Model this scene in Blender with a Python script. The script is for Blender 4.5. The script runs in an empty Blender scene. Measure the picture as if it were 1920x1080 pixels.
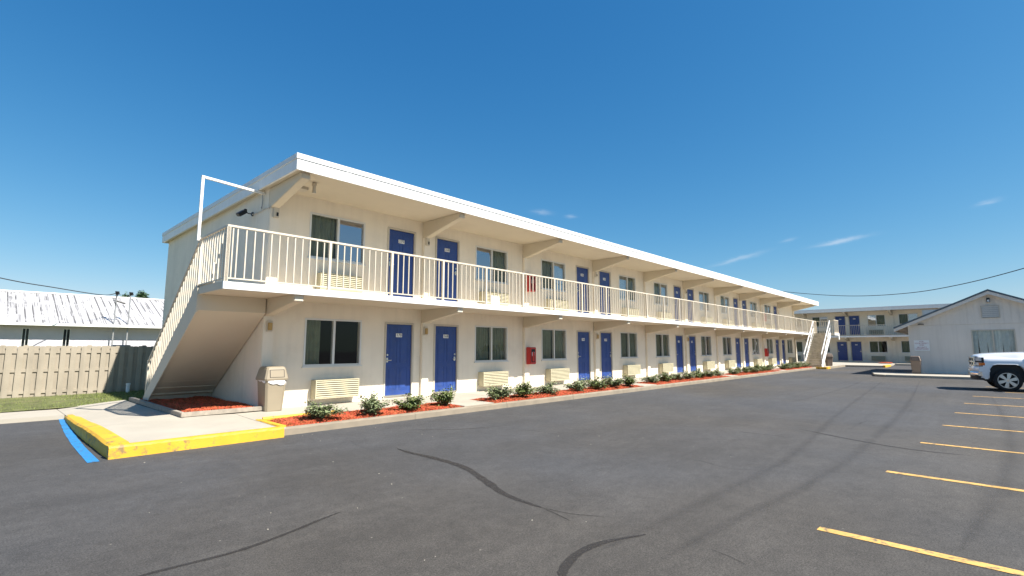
import bpy, bmesh, math, random
from mathutils import Vector, Matrix
R = math.radians
random.seed(7)
scene = bpy.context.scene
COL = scene.collection

# ------------------------------------------------------------------ camera, sky, sun, exposure
YAW, PITCH, ROLL, FPX = 47.074, 6.875, 0.008, 938.1
cd = bpy.data.cameras.new('camera'); cam = bpy.data.objects.new('camera', cd); COL.objects.link(cam)
cd.sensor_width = 36; cd.lens = FPX / 1920 * 36; cd.clip_start = 0.1; cd.clip_end = 3000
yw, pt = R(YAW), R(PITCH)
fw = Vector((math.sin(yw) * math.cos(pt), math.cos(yw) * math.cos(pt), math.sin(pt)))
cam.location = (-4.635, -12.381, 1.608)
cam.rotation_euler = fw.to_track_quat('-Z', 'Y').to_euler()
scene.camera = cam

SUN = Vector((0.24, -0.82, 1.0)).normalized()
elev = math.asin(SUN.z); az = math.atan2(SUN.x, SUN.y)
world = bpy.data.worlds.new('World'); scene.world = world; world.use_nodes = True
wn = world.node_tree; wn.nodes.clear()
def WN(t, **k):
    n = wn.nodes.new(t)
    for a, b in k.items(): setattr(n, a, b)
    return n
sky = WN('ShaderNodeTexSky', sky_type='NISHITA', sun_disc=False, sun_elevation=elev, sun_rotation=az)
sky.altitude = 0; sky.air_density = 1.0; sky.dust_density = 0.3; sky.ozone_density = 2.2
hsv = WN('ShaderNodeHueSaturation'); hsv.inputs['Hue'].default_value = 0.488; hsv.inputs['Saturation'].default_value = 1.12
hsv.inputs['Hue'].default_value = .5; hsv.inputs['Saturation'].default_value = 1.0
SKY, EXPO = .070, 1.12
unit = SKY * 2 ** EXPO
sep = WN('ShaderNodeSeparateColor'); comb = WN('ShaderNodeCombineColor')
wn.links.new(sky.outputs[0], sep.inputs[0])
for ch, (g_, k_) in enumerate(((1.60, .92), (.93, .80), (.64, .88))):
    a_ = WN('ShaderNodeMath', operation='MULTIPLY'); a_.inputs[1].default_value = .134
    b_ = WN('ShaderNodeMath', operation='POWER'); b_.inputs[1].default_value = g_
    c_ = WN('ShaderNodeMath', operation='MULTIPLY'); c_.inputs[1].default_value = k_ / unit
    wn.links.new(sep.outputs[ch], a_.inputs[0]); wn.links.new(a_.outputs[0], b_.inputs[0]); wn.links.new(b_.outputs[0], c_.inputs[0]); outs = globals().setdefault('sky_ch', []); outs.append(c_.outputs[0])
lim = WN('ShaderNodeMath', operation='MULTIPLY'); lim.inputs[1].default_value = .80; wn.links.new(sky_ch[1], lim.inputs[0])
mn = WN('ShaderNodeMath', operation='MINIMUM'); wn.links.new(sky_ch[0], mn.inputs[0]); wn.links.new(lim.outputs[0], mn.inputs[1])
wn.links.new(mn.outputs[0], comb.inputs[0]); wn.links.new(sky_ch[1], comb.inputs[1]); wn.links.new(sky_ch[2], comb.inputs[2])
wn.links.new(comb.outputs[0], hsv.inputs['Color'])
# a few thin cirrus wisps low in the sky: soft streaks round fixed sky directions, torn up by noise
tc = WN('ShaderNodeTexCoord'); DIR = tc.outputs['Generated']
def wm(op, a, b=None):
    n = WN('ShaderNodeMath', operation=op)
    for k_, q in enumerate((a, b)):
        if q is None: continue
        if isinstance(q, (int, float)): n.inputs[k_].default_value = q
        else: wn.links.new(q, n.inputs[k_])
    return n.outputs[0]
def wdot(v):
    n = WN('ShaderNodeVectorMath', operation='DOT_PRODUCT'); wn.links.new(DIR, n.inputs[0]); n.inputs[1].default_value = v; return n.outputs['Value']
nz = WN('ShaderNodeTexNoise'); nz.inputs['Scale'].default_value = 38; nz.inputs['Detail'].default_value = 6; nz.inputs['Roughness'].default_value = .65
mp = WN('ShaderNodeMapping'); mp.inputs['Scale'].default_value = (1, 1, 4); wn.links.new(DIR, mp.inputs['Vector']); wn.links.new(mp.outputs[0], nz.inputs['Vector'])
total = None
for (a_, b_, wid, amt) in (((.926, .344, .153), (.946, .277, .169), .0035, .27), ((.967, .187, .1735), (.976, .128, .181), .0032, .40), ((.978, -.013, .207), (.977, -.035, .210), .003, .22),
                           ((.733, .625, .268), (.755, .600, .2645), .004, .20), ((.775, .576, .258), (.787, .561, .256), .003, .20), ((.952, .24, .185), (.957, .22, .189), .0025, .15),
                           ((.90, -.30, .16), (.88, -.37, .17), .005, .3), ((.25, .92, .20), (.33, .90, .21), .004, .15), ((-.55, -.75, .22), (-.40, -.84, .24), .006, .4)):
    A_, B_ = Vector(a_).normalized(), Vector(b_).normalized(); mid = ((A_ + B_) / 2).normalized(); tx = (B_ - A_).normalized(); ty = mid.cross(tx).normalized(); hl = (B_ - A_).length / 2
    u_ = wm('DIVIDE', wdot(tx), hl); v_ = wm('DIVIDE', wdot(ty), wid)
    wob = wm('MULTIPLY', wm('SUBTRACT', nz.outputs['Fac'], .5), 3.2)
    v2 = wm('ADD', v_, wob)
    e = wm('EXPONENT', wm('MULTIPLY', wm('ADD', wm('POWER', u_, 2), wm('POWER', v2, 2)), -1))
    e = wm('MULTIPLY', wm('MULTIPLY', e, wm('GREATER_THAN', wdot(mid), .5)), amt)
    total = e if total is None else wm('ADD', total, e)
mx = WN('ShaderNodeMixRGB'); mx.inputs['Color2'].default_value = (5.6, 6.0, 6.6, 1)
wn.links.new(wm('MINIMUM', total, .8), mx.inputs['Fac']); wn.links.new(hsv.outputs[0], mx.inputs['Color1'])
bg = WN('ShaderNodeBackground'); bg.inputs['Strength'].default_value = SKY
wn.links.new(mx.outputs[0], bg.inputs['Color'])
wo = WN('ShaderNodeOutputWorld'); wn.links.new(bg.outputs[0], wo.inputs['Surface'])

sd = bpy.data.lights.new('sun', 'SUN'); sun = bpy.data.objects.new('sun', sd); COL.objects.link(sun)
sd.energy = 5.0; sd.angle = R(0.53); sd.color = (1.0, 0.95, 0.87)
sun.rotation_euler = (-SUN).to_track_quat('-Z', 'Y').to_euler(); sun.location = (0, -30, 40)
scene.view_settings.view_transform = 'Standard'; scene.view_settings.look = 'None'
scene.view_settings.gamma = 1; scene.view_settings.use_curve_mapping = False
scene.view_settings.exposure = EXPO
scene.cycles.max_bounces = 8; scene.cycles.diffuse_bounces = 4

# ------------------------------------------------------------------ materials
def mat(name, col, rough=.7, metal=0, spec=.5, var=.0, vscale=3, bump=0, bscale=60, grime=None, gscale=1.0, coat=0, island=0, detail=4, glo=.52, ghi=.75, streak=0):
    m = bpy.data.materials.new(name); m.use_nodes = True
    nt = m.node_tree; b = nt.nodes['Principled BSDF']
    b.inputs['Base Color'].default_value = (*col, 1); b.inputs['Roughness'].default_value = rough
    b.inputs['Metallic'].default_value = metal; b.inputs['Specular IOR Level'].default_value = spec
    b.inputs['Coat Weight'].default_value = coat
    N = nt.nodes.new; L = nt.links.new
    geo = N('ShaderNodeNewGeometry'); pos = geo.outputs['Position']
    cur = None
    if var or grime:
        n = N('ShaderNodeTexNoise'); n.inputs['Scale'].default_value = vscale; n.inputs['Detail'].default_value = detail
        L(pos, n.inputs['Vector'])
        mr = N('ShaderNodeMapRange'); mr.inputs['From Min'].default_value = .3; mr.inputs['From Max'].default_value = .7
        mr.inputs['To Min'].default_value = 1 - var; mr.inputs['To Max'].default_value = 1 + var
        L(n.outputs['Fac'], mr.inputs['Value'])
        mm = N('ShaderNodeVectorMath'); mm.operation = 'SCALE'; mm.inputs[0].default_value = col
        L(mr.outputs[0], mm.inputs['Scale']); cur = mm.outputs[0]
    if grime:
        n2 = N('ShaderNodeTexNoise'); n2.inputs['Scale'].default_value = gscale; n2.inputs['Detail'].default_value = 8; n2.inputs['Roughness'].default_value = .65
        L(pos, n2.inputs['Vector'])
        m2 = N('ShaderNodeMapRange'); m2.inputs['From Min'].default_value = glo; m2.inputs['From Max'].default_value = ghi
        m2.inputs['To Max'].default_value = grime[3]
        L(n2.outputs['Fac'], m2.inputs['Value'])
        mi = N('ShaderNodeMixRGB'); mi.inputs['Color2'].default_value = (*grime[:3], 1)
        L(m2.outputs[0], mi.inputs['Fac']); L(cur, mi.inputs['Color1']); cur = mi.outputs[0]
    if streak:
        mp = N('ShaderNodeMapping'); mp.inputs['Scale'].default_value = (5, 5, .35); L(pos, mp.inputs['Vector'])
        n5 = N('ShaderNodeTexNoise'); n5.inputs['Scale'].default_value = 1; n5.inputs['Detail'].default_value = 6; n5.inputs['Roughness'].default_value = .6; L(mp.outputs[0], n5.inputs['Vector'])
        m5 = N('ShaderNodeMapRange'); m5.inputs['From Min'].default_value = .45; m5.inputs['From Max'].default_value = .7; m5.inputs['To Min'].default_value = 1; m5.inputs['To Max'].default_value = 1 - streak
        L(n5.outputs['Fac'], m5.inputs['Value']); s5 = N('ShaderNodeVectorMath'); s5.operation = 'SCALE'; L(cur, s5.inputs[0]); L(m5.outputs[0], s5.inputs['Scale']); cur = s5.outputs[0]
    if island:
        h = N('ShaderNodeHueSaturation'); h.inputs['Color'].default_value = (*col, 1)
        if cur: L(cur, h.inputs['Color'])
        m3 = N('ShaderNodeMapRange'); m3.inputs['To Min'].default_value = 1 - island; m3.inputs['To Max'].default_value = 1 + island
        L(geo.outputs['Random Per Island'], m3.inputs['Value']); L(m3.outputs[0], h.inputs['Value'])
        m4 = N('ShaderNodeMapRange'); m4.inputs['To Min'].default_value = .5 + island * .03; m4.inputs['To Max'].default_value = .5 - island * .03
        L(geo.outputs['Random Per Island'], m4.inputs['Value']); L(m4.outputs[0], h.inputs['Hue'])
        cur = h.outputs[0]
    if cur: L(cur, b.inputs['Base Color'])
    if bump:
        n3 = N('ShaderNodeTexNoise'); n3.inputs['Scale'].default_value = bscale; n3.inputs['Detail'].default_value = 3
        L(pos, n3.inputs['Vector'])
        bp = N('ShaderNodeBump'); bp.inputs['Strength'].default_value = bump; bp.inputs['Distance'].default_value = .01
        L(n3.outputs['Fac'], bp.inputs['Height']); L(bp.outputs[0], b.inputs['Normal'])
    return m

M = {}
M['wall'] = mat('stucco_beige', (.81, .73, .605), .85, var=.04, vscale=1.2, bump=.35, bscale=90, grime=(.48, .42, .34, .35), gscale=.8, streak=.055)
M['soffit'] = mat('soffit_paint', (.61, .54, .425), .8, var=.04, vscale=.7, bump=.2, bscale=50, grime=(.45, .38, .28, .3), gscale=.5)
M['fascia'] = mat('white_fascia', (.80, .79, .76), .5, var=.03, vscale=.6, grime=(.5, .48, .42, .25), gscale=.9, streak=.08)
M['flash'] = mat('drip_edge', (.70, .70, .69), .45, var=.03)
M['rail'] = mat('rail_paint', (.60, .53, .42), .55, var=.04, vscale=4)
M['trim'] = mat('door_trim_paint', (.52, .47, .39), .6, var=.05)
M['door'] = mat('blue_door_paint', (.020, .058, .24), .42, var=.10, vscale=2, grime=(.06, .09, .2, .5), gscale=5, streak=.12)
M['frame'] = mat('window_aluminium', (.66, .65, .62), .4, metal=.2)
M['steel'] = mat('brushed_steel', (.6, .58, .52), .3, metal=.9)
M['brass'] = mat('lamp_amber_glass', (.45, .28, .08), .35)
M['ac'] = mat('conditioner_cream', (.50, .455, .31), .5, var=.05, grime=(.3, .26, .18, .5), gscale=6)
M['dark'] = mat('dark_recess', (.02, .02, .02), .8)
M['interior'] = mat('room_interior', (.035, .038, .048), .9)
M['curtain'] = mat('green_grey_curtain', (.15, .165, .115), .9, var=.12, vscale=6)
M['curtain_pale'] = mat('pale_curtain', (.55, .57, .56), .9, var=.1, vscale=5)
M['plate'] = mat('white_number_plate', (.8, .8, .78), .4)
M['ink'] = mat('dark_ink', (.03, .03, .04), .5)
M['redink'] = mat('faded_red_ink', (.35, .07, .09), .6)
M['red'] = mat('red_enamel', (.48, .03, .025), .35)
M['concrete'] = mat('walk_concrete', (.37, .335, .275), .85, var=.07, vscale=1.3, bump=.4, bscale=120, grime=(.33, .30, .25, .45), gscale=1.7)
M['kerb'] = mat('kerb_concrete', (.23, .19, .14), .9, var=.12, vscale=3, bump=.6, bscale=70, grime=(.22, .20, .15, .7), gscale=2.5)
M['yellow'] = mat('yellow_kerb_paint', (.62, .345, .020), .6, var=.08, vscale=3, bump=.4, bscale=60, grime=(.20, .14, .07, .9), gscale=4.5, glo=.56, ghi=.64)
M['line'] = mat('parking_line_paint', (.56, .33, .09), .7, var=.1, vscale=5, grime=(.12, .10, .07, .85), gscale=11, glo=.52, ghi=.62)
M['blue'] = mat('blue_line_paint', (.02, .18, .42), .65, var=.1, vscale=5, grime=(.06, .09, .12, .85), gscale=9, glo=.53, ghi=.62)
M['tan'] = mat('tan_bin_plastic', (.28, .235, .165), .45, var=.03)
M['tan_dark'] = mat('brown_bin_plastic', (.20, .15, .115), .5, var=.03)
M['liner'] = mat('clear_bin_liner', (.72, .70, .68), .3)
M['chips'] = mat('red_mulch', (.43, .095, .033), .9, island=.55)
M['soil'] = mat('red_mulch_bed', (.33, .06, .02), .95, var=.4, vscale=25, bump=1, bscale=60)
M['timber'] = mat('weathered_edging', (.30, .26, .21), .9, var=.2, vscale=8)
M['leaf'] = mat('shrub_leaves', (.12, .16, .045), .5, island=.6)
M['leaf2'] = mat('shrub_leaves_bluish', (.155, .19, .085), .5, island=.5)
M['petal'] = mat('cream_petals', (.75, .72, .5), .6)
M['stem'] = mat('woody_stem', (.12, .08, .05), .9)
M['grass'] = mat('grass_blades', (.15, .185, .045), .8, island=.6)
M['turf'] = mat('turf_soil', (.10, .11, .035), .95, var=.35, vscale=3, bump=.8, bscale=40, grime=(.25, .2, .1, .6), gscale=2)
M['fence'] = mat('fence_paint', (.325, .28, .215), .8, var=.08, vscale=2.5, bump=.25, bscale=30, grime=(.30, .26, .19, .7), gscale=2.6, streak=.22)
M['white'] = mat('white_masonry', (.56, .53, .57), .85, var=.05, vscale=2)
M['pole'] = mat('galvanised_pole', (.35, .35, .35), .5, metal=.4)
M['black'] = mat('black_metal', (.012, .012, .014), .4)
M['cable'] = mat('black_cable', (.03, .03, .035), .6)
M['gable'] = mat('gable_wall_paint', (.70, .645, .575), .85, streak=.08, var=.03, vscale=1, bump=.25, bscale=70)
M['shingle'] = mat('grey_blue_shingle', (.10, .13, .15), .85, var=.2, vscale=8)
M['tread'] = mat('worn_concrete_tread', (.50, .43, .32), .9, var=.15, vscale=3, grime=(.2, .17, .12, .7), gscale=5)
M['paint'] = mat('white_truck_paint', (.80, .81, .83), .25, coat=1.0)
M['chrome'] = mat('chrome', (.8, .8, .8), .12, metal=1)
M['tyre'] = mat('tyre_rubber', (.014, .014, .015), .85)
M['alloy'] = mat('alloy_rim', (.62, .62, .62), .28, metal=.85)
M['plastic'] = mat('black_plastic', (.02, .02, .022), .6)
M['amber'] = mat('amber_lens', (.7, .16, .02), .15)
M['lens'] = mat('clear_lens', (.55, .56, .58), .08, coat=1)
M['tail'] = mat('red_lens', (.4, .01, .01), .15)
M['palm'] = mat('distant_leaves', (.05, .10, .035), .7, island=.5)
M['bark'] = mat('bark', (.16, .12, .09), .9)

def glass(name, tint, ior, clear):
    m = bpy.data.materials.new(name); m.use_nodes = True; nt = m.node_tree; nt.nodes.clear()
    N = nt.nodes.new; L = nt.links.new
    o = N('ShaderNodeOutputMaterial'); mixn = N('ShaderNodeMixShader'); g = N('ShaderNodeBsdfGlossy'); g.inputs['Roughness'].default_value = .015
    g.inputs['Color'].default_value = (.9, .93, 1, 1)
    t = N('ShaderNodeBsdfTransparent'); t.inputs['Color'].default_value = (*tint, 1)
    f = N('ShaderNodeFresnel'); f.inputs['IOR'].default_value = ior
    ge = N('ShaderNodeNewGeometry'); nn = N('ShaderNodeTexNoise'); nn.inputs['Scale'].default_value = 1.3
    L(ge.outputs['Position'], nn.inputs['Vector'])
    bp = N('ShaderNodeBump'); bp.inputs['Strength'].default_value = .06; bp.inputs['Distance'].default_value = .03
    L(nn.outputs['Fac'], bp.inputs['Height']); L(bp.outputs[0], g.inputs['Normal'])
    bf = N('ShaderNodeMath'); bf.operation = 'SUBTRACT'; bf.inputs[0].default_value = 1; L(ge.outputs['Backfacing'], bf.inputs[1])
    fm = N('ShaderNodeMath'); fm.operation = 'MULTIPLY'; L(f.outputs[0], fm.inputs[0]); L(bf.outputs[0], fm.inputs[1])
    L(fm.outputs[0], mixn.inputs[0]); L(t.outputs[0], mixn.inputs[1]); L(g.outputs[0], mixn.inputs[2]); L(mixn.outputs[0], o.inputs['Surface'])
    return m
M['glass'] = glass('window_glass', (.93, .95, .94), 1.32, 1)
M['glass_film'] = glass('reflective_window_glass', (.72, .77, .77), 3.6, 1)
M['glass_car'] = glass('tinted_car_glass', (.25, .28, .28), 1.6, 1)

def asphalt():
    m = bpy.data.materials.new('worn_asphalt'); m.use_nodes = True; nt = m.node_tree; b = nt.nodes['Principled BSDF']
    N = nt.nodes.new; L = nt.links.new
    ge = N('ShaderNodeNewGeometry'); P = ge.outputs['Position']
    def noise(s, d=4, r=.5, vec=None, scale=None, rot=0):
        n = N('ShaderNodeTexNoise'); n.inputs['Scale'].default_value = s; n.inputs['Detail'].default_value = d; n.inputs['Roughness'].default_value = r
        if scale:
            mp = N('ShaderNodeMapping'); mp.inputs['Scale'].default_value = scale; mp.inputs['Rotation'].default_value = (0, 0, rot); L(P, mp.inputs['Vector']); L(mp.outputs[0], n.inputs['Vector'])
        else: L(P, n.inputs['Vector'])
        return n.outputs['Fac']
    def rng(v, a, b_, c, d):
        n = N('ShaderNodeMapRange'); n.inputs['From Min'].default_value = a; n.inputs['From Max'].default_value = b_; n.inputs['To Min'].default_value = c; n.inputs['To Max'].default_value = d
        L(v, n.inputs['Value']); return n.outputs[0]
    def mul(a, c):
        n = N('ShaderNodeMath'); n.operation = 'MULTIPLY'; L(a, n.inputs[0]); L(c, n.inputs[1]); return n.outputs[0]
    big = rng(noise(.22, 5, .6), .3, .7, .84, 1.18)
    mid = rng(noise(1.4, 6, .65), .3, .7, .86, 1.13)
    streak = rng(noise(1.0, 5, .6, scale=(.10, 1.5, 1), rot=R(-3)), .32, .68, .91, 1.08)
    streak2 = rng(noise(1.0, 3, .6, scale=(.16, 2.6, 1), rot=R(22)), .55, .72, 1.0, .90)
    fine = rng(noise(80, 4, .75), .36, .64, .45, 1.75)
    grit = rng(noise(30, 3, .7), .35, .65, .84, 1.18)
    worn = mul(rng(noise(7, 9, .78), .33, .67, .80, 1.22), rng(noise(.9, 9, .8, scale=(.35, 1.6, 1)), .56, .60, 1.0, 1.10))
    v = mul(mul(mul(big, mid), mul(streak, streak2)), mul(mul(fine, grit), worn))
    cr = N('ShaderNodeMixRGB'); cr.inputs['Color1'].default_value = (.053, .048, .0425, 1); cr.inputs['Color2'].default_value = (.047, .047, .049, 1)
    L(rng(noise(.12, 3), .4, .6, 0, 1), cr.inputs['Fac'])
    sc = N('ShaderNodeVectorMath'); sc.operation = 'SCALE'; L(cr.outputs[0], sc.inputs[0]); L(v, sc.inputs['Scale'])
    # pale dried spills and dust specks with their own outlines
    sp = rng(noise(2.3, 9, .75, scale=(.6, 2.4, 1), rot=R(12)), .70, .76, 0, .35)
    mi = N('ShaderNodeMixRGB'); mi.inputs['Color2'].default_value = (.22, .19, .16, 1); L(sp, mi.inputs['Fac']); L(sc.outputs[0], mi.inputs['Color1'])
    vo = N('ShaderNodeTexVoronoi'); vo.inputs['Scale'].default_value = 5.5; L(P, vo.inputs['Vector'])
    dt = rng(vo.outputs['Distance'], .035, .06, .55, 0)
    sel = rng(noise(3.1, 1), .56, .6, 0, 1)
    mi2 = N('ShaderNodeMixRGB'); mi2.inputs['Color2'].default_value = (.32, .29, .25, 1); L(mul(dt, sel), mi2.inputs['Fac']); L(mi.outputs[0], mi2.inputs['Color1'])
    L(mi2.outputs[0], b.inputs['Base Color'])
    b.inputs['Roughness'].default_value = .82; b.inputs['Specular IOR Level'].default_value = .4
    bp = N('ShaderNodeBump'); bp.inputs['Strength'].default_value = .55; bp.inputs['Distance'].default_value = .008
    L(noise(190, 3, .6), bp.inputs['Height']); L(bp.outputs[0], b.inputs['Normal'])
    return m
M['asphalt'] = asphalt()

def tar_mat(name, col, amount, edge=.35):
    """sealer or rubber on the asphalt: broken up by noise, so the ground shows through"""
    m = bpy.data.materials.new(name); m.use_nodes = True; nt = m.node_tree; b = nt.nodes['Principled BSDF']
    N = nt.nodes.new; L = nt.links.new
    b.inputs['Base Color'].default_value = (*col, 1); b.inputs['Roughness'].default_value = .7
    ge = N('ShaderNodeNewGeometry'); n = N('ShaderNodeTexNoise'); n.inputs['Scale'].default_value = 14; n.inputs['Detail'].default_value = 7; n.inputs['Roughness'].default_value = .7
    L(ge.outputs['Position'], n.inputs['Vector'])
    uv = N('ShaderNodeAttribute'); uv.attribute_name = 'across'
    mr = N('ShaderNodeMapRange'); mr.inputs['From Min'].default_value = 0; mr.inputs['From Max'].default_value = edge; mr.inputs['To Max'].default_value = 1
    L(uv.outputs['Fac'], mr.inputs['Value'])
    m2 = N('ShaderNodeMapRange'); m2.inputs['From Min'].default_value = .3; m2.inputs['From Max'].default_value = .6; m2.inputs['To Min'].default_value = amount * .45; m2.inputs['To Max'].default_value = amount
    L(n.outputs['Fac'], m2.inputs['Value'])
    mu = N('ShaderNodeMath'); mu.operation = 'MULTIPLY'; L(mr.outputs[0], mu.inputs[0]); L(m2.outputs[0], mu.inputs[1])
    L(mu.outputs[0], b.inputs['Alpha'])
    return m
M['tar'] = tar_mat('tar_seal', (.028, .024, .021), .8, .28)
M['skid'] = tar_mat('tyre_rubber_mark', (.03, .028, .028), .17, 1.0)

def roof_metal():
    m = mat('white_metal_roof', (.80, .79, .78), .5)
    nt = m.node_tree; b = nt.nodes['Principled BSDF']; N = nt.nodes.new; L = nt.links.new
    ge = N('ShaderNodeNewGeometry'); sx = N('ShaderNodeSeparateXYZ'); L(ge.outputs['Position'], sx.inputs[0])
    def noise(sc, scale, d=6):
        mp = N('ShaderNodeMapping'); mp.inputs['Scale'].default_value = scale; L(ge.outputs['Position'], mp.inputs['Vector'])
        n = N('ShaderNodeTexNoise'); n.inputs['Scale'].default_value = sc; n.inputs['Detail'].default_value = d; n.inputs['Roughness'].default_value = .65; L(mp.outputs[0], n.inputs['Vector']); return n.outputs['Fac']
    def rng(v, a, b_, c, d):
        n = N('ShaderNodeMapRange'); n.inputs['From Min'].default_value = a; n.inputs['From Max'].default_value = b_; n.inputs['To Min'].default_value = c; n.inputs['To Max'].default_value = d
        L(v, n.inputs['Value']); return n.outputs[0]
    def mth(op, a, c):
        n = N('ShaderNodeMath'); n.operation = op
        for k, q in enumerate((a, c)):
            if isinstance(q, (int, float)): n.inputs[k].default_value = q
            else: L(q, n.inputs[k])
        return n.outputs[0]
    # dirt lies in a line beside every rib, thick in some places and gone in others
    fr = mth('FRACT', mth('DIVIDE', mth('ADD', sx.outputs['X'], 26.3 - .05), .3067), 0)
    line = rng(mth('ABSOLUTE', mth('SUBTRACT', fr, .12), 0), .05, .26, 1, 0)
    line = mth('MULTIPLY', line, rng(noise(1, (2.2, .5, .5)), .38, .54, 0, 1))
    thin = mth('MULTIPLY', rng(noise(1, (20, .22, .22), 3), .50, .58, 0, .8), rng(noise(.9, (1, 1, 1)), .36, .52, 0, 1))
    blot = rng(noise(3.2, (1, 1, 1)), .60, .70, 0, .35)
    f = mth('MAXIMUM', mth('MAXIMUM', line, thin), blot)
    mi = N('ShaderNodeMixRGB'); mi.inputs['Color1'].default_value = (.55, .54, .54, 1); mi.inputs['Color2'].default_value = (.05, .045, .04, 1)
    L(mth('MULTIPLY', f, .9), mi.inputs['Fac']); L(mi.outputs[0], b.inputs['Base Color'])
    return m
M['roofmetal'] = roof_metal()

# ------------------------------------------------------------------ helpers
class MB:
    def __init__(s): s.v = []; s.f = []
    def quad(s, *p):
        i = len(s.v); s.v += [tuple(q) for q in p]; s.f.append(tuple(range(i, i + len(p)))); return s
    def box(s, x0, x1, y0, y1, z0, z1):
        i = len(s.v)
        s.v += [(x0,y0,z0),(x1,y0,z0),(x1,y1,z0),(x0,y1,z0),(x0,y0,z1),(x1,y0,z1),(x1,y1,z1),(x0,y1,z1)]
        s.f += [tuple(i+k for k in f) for f in ((0,3,2,1),(4,5,6,7),(0,1,5,4),(1,2,6,5),(2,3,7,6),(3,0,4,7))]
        return s
    def prism(s, poly, axis, a, b):
        """poly: 2-D points in the two other axes; extruded from a to b along axis"""
        def P(p, t):
            return {'x': (t, p[0], p[1]), 'y': (p[0], t, p[1]), 'z': (p[0], p[1], t)}[axis]
        i = len(s.v); n = len(poly)
        s.v += [P(p, a) for p in poly] + [P(p, b) for p in poly]
        s.f.append(tuple(i + k for k in range(n))[::-1]); s.f.append(tuple(i + n + k for k in range(n)))
        for k in range(n): s.f.append((i+k, i+(k+1)%n, i+n+(k+1)%n, i+n+k))
        return s
    def bar(s, a, b, w, h=None):
        """square bar from a to b, up = z"""
        a, b = Vector(a), Vector(b); h = h or w
        d = (b - a).normalized(); up = Vector((0,0,1)) if abs(d.z) < .95 else Vector((0,1,0))
        r = d.cross(up).normalized(); u = r.cross(d).normalized()
        i = len(s.v)
        for p in (a, b):
            for sx, sz in ((-1,-1),(1,-1),(1,1),(-1,1)): s.v.append(tuple(p + r*sx*w/2 + u*sz*h/2))
        s.f += [tuple(i+k for k in f) for f in ((0,1,2,3),(7,6,5,4),(0,4,5,1),(1,5,6,2),(2,6,7,3),(3,7,4,0))]
        return s
    def tube(s, pts, r, n=8, cap=True):
        pts = [Vector(p) for p in pts]; i0 = len(s.v); rr = r if isinstance(r, (list, tuple)) else [r]*len(pts)
        for k, p in enumerate(pts):
            d = (pts[min(k+1, len(pts)-1)] - pts[max(k-1, 0)]).normalized()
            up = Vector((0,0,1)) if abs(d.z) < .9 else Vector((0,1,0))
            a = d.cross(up).normalized(); b = a.cross(d)
            for j in range(n):
                t = 2*math.pi*j/n; s.v.append(tuple(p + (a*math.cos(t) + b*math.sin(t))*rr[k]))
        for k in range(len(pts)-1):
            for j in range(n):
                q = i0 + k*n; s.f.append((q+j, q+(j+1)%n, q+n+(j+1)%n, q+n+j))
        if cap:
            s.f.append(tuple(i0+j for j in range(n))[::-1]); s.f.append(tuple(i0+(len(pts)-1)*n+j for j in range(n)))
        return s
    def build(s, name, m, parent=None, bevel=0, smooth=False, loc=None, rot=None, fix=True, jitter=0):
        me = bpy.data.meshes.new(name); me.from_pydata(s.v, [], s.f)
        if fix or bevel:
            bm = bmesh.new(); bm.from_mesh(me)
            if fix: bmesh.ops.recalc_face_normals(bm, faces=bm.faces)
            if bevel: bmesh.ops.bevel(bm, geom=list(bm.edges), offset=bevel, segments=2, affect='EDGES', clamp_overlap=True)
            bm.to_mesh(me); bm.free()
        if jitter:
            for v in me.vertices:
                v.co += Vector((random.uniform(-1,1), random.uniform(-1,1), random.uniform(-1,1)))*jitter
        if smooth: me.polygons.foreach_set('use_smooth', [True]*len(me.polygons))
        me.materials.append(M[m]); me.update()
        o = bpy.data.objects.new(name, me); COL.objects.link(o)
        if parent is not None: o.parent = parent
        if loc is not None: o.location = loc
        if rot is not None: o.rotation_euler = rot
        return o
def inst(src, name, parent, loc, rot=(0,0,0), scale=(1,1,1)):
    o = bpy.data.objects.new(name, src.data); COL.objects.link(o); o.parent = parent; o.location = loc; o.rotation_euler = rot; o.scale = scale
    return o
def tag(o, label=None, cat=None, group=None, kind=None):
    if label: o['label'] = label
    if cat: o['category'] = cat
    if group: o['group'] = group
    if kind: o['kind'] = kind
    return o
def thing(name, label, cat, loc=(0,0,0), rz=0, group=None):
    o = bpy.data.objects.new(name, None); COL.objects.link(o); o.location = loc; o.rotation_euler = (0,0,rz)
    o.empty_display_size = .3
    return tag(o, label, cat, group)
def copy_tree(o, parent=None):
    c = o.copy(); COL.objects.link(c)
    if parent: c.parent = parent
    for ch in list(o.children): copy_tree(ch, c)
    return c
def text_mesh(name, s, size, m, parent, loc, rot, spacing=1, depth=.0015, line=1):
    cu = bpy.data.curves.new(name, 'FONT'); cu.body = s; cu.size = size; cu.align_x = 'CENTER'; cu.align_y = 'CENTER'; cu.extrude = depth
    cu.space_character = spacing; cu.space_line = line; cu.resolution_u = 2
    o = bpy.data.objects.new(name, cu); COL.objects.link(o)
    dg = bpy.context.evaluated_depsgraph_get()
    me = bpy.data.meshes.new_from_object(o.evaluated_get(dg)); bpy.data.objects.remove(o); bpy.data.curves.remove(cu)
    me.materials.clear(); me.materials.append(M[m])
    o = bpy.data.objects.new(name, me); COL.objects.link(o); o.parent = parent; o.location = loc; o.rotation_euler = rot
    return o

def walk_z(x, y):
    t = max(0, min(1, (y + 2.9) / 2.9)); z = .150 + .045 * t
    if x < 0: z += .03 * max(0, min(1, (y + 1.5) / 2)) * max(0, min(1, (x + 3.0) / 1.0))
    if x < -1.3: z -= .105 * max(0, min(1, (y + .6) / 3.4)) * max(0, min(1, (-1.3 - x) / 1.7))
    if x < -.6: z += .03 * max(0, min(1, (-.6 - x) / .5)) * max(0, min(1, (-y + .5) / 2))
    return z

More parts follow.
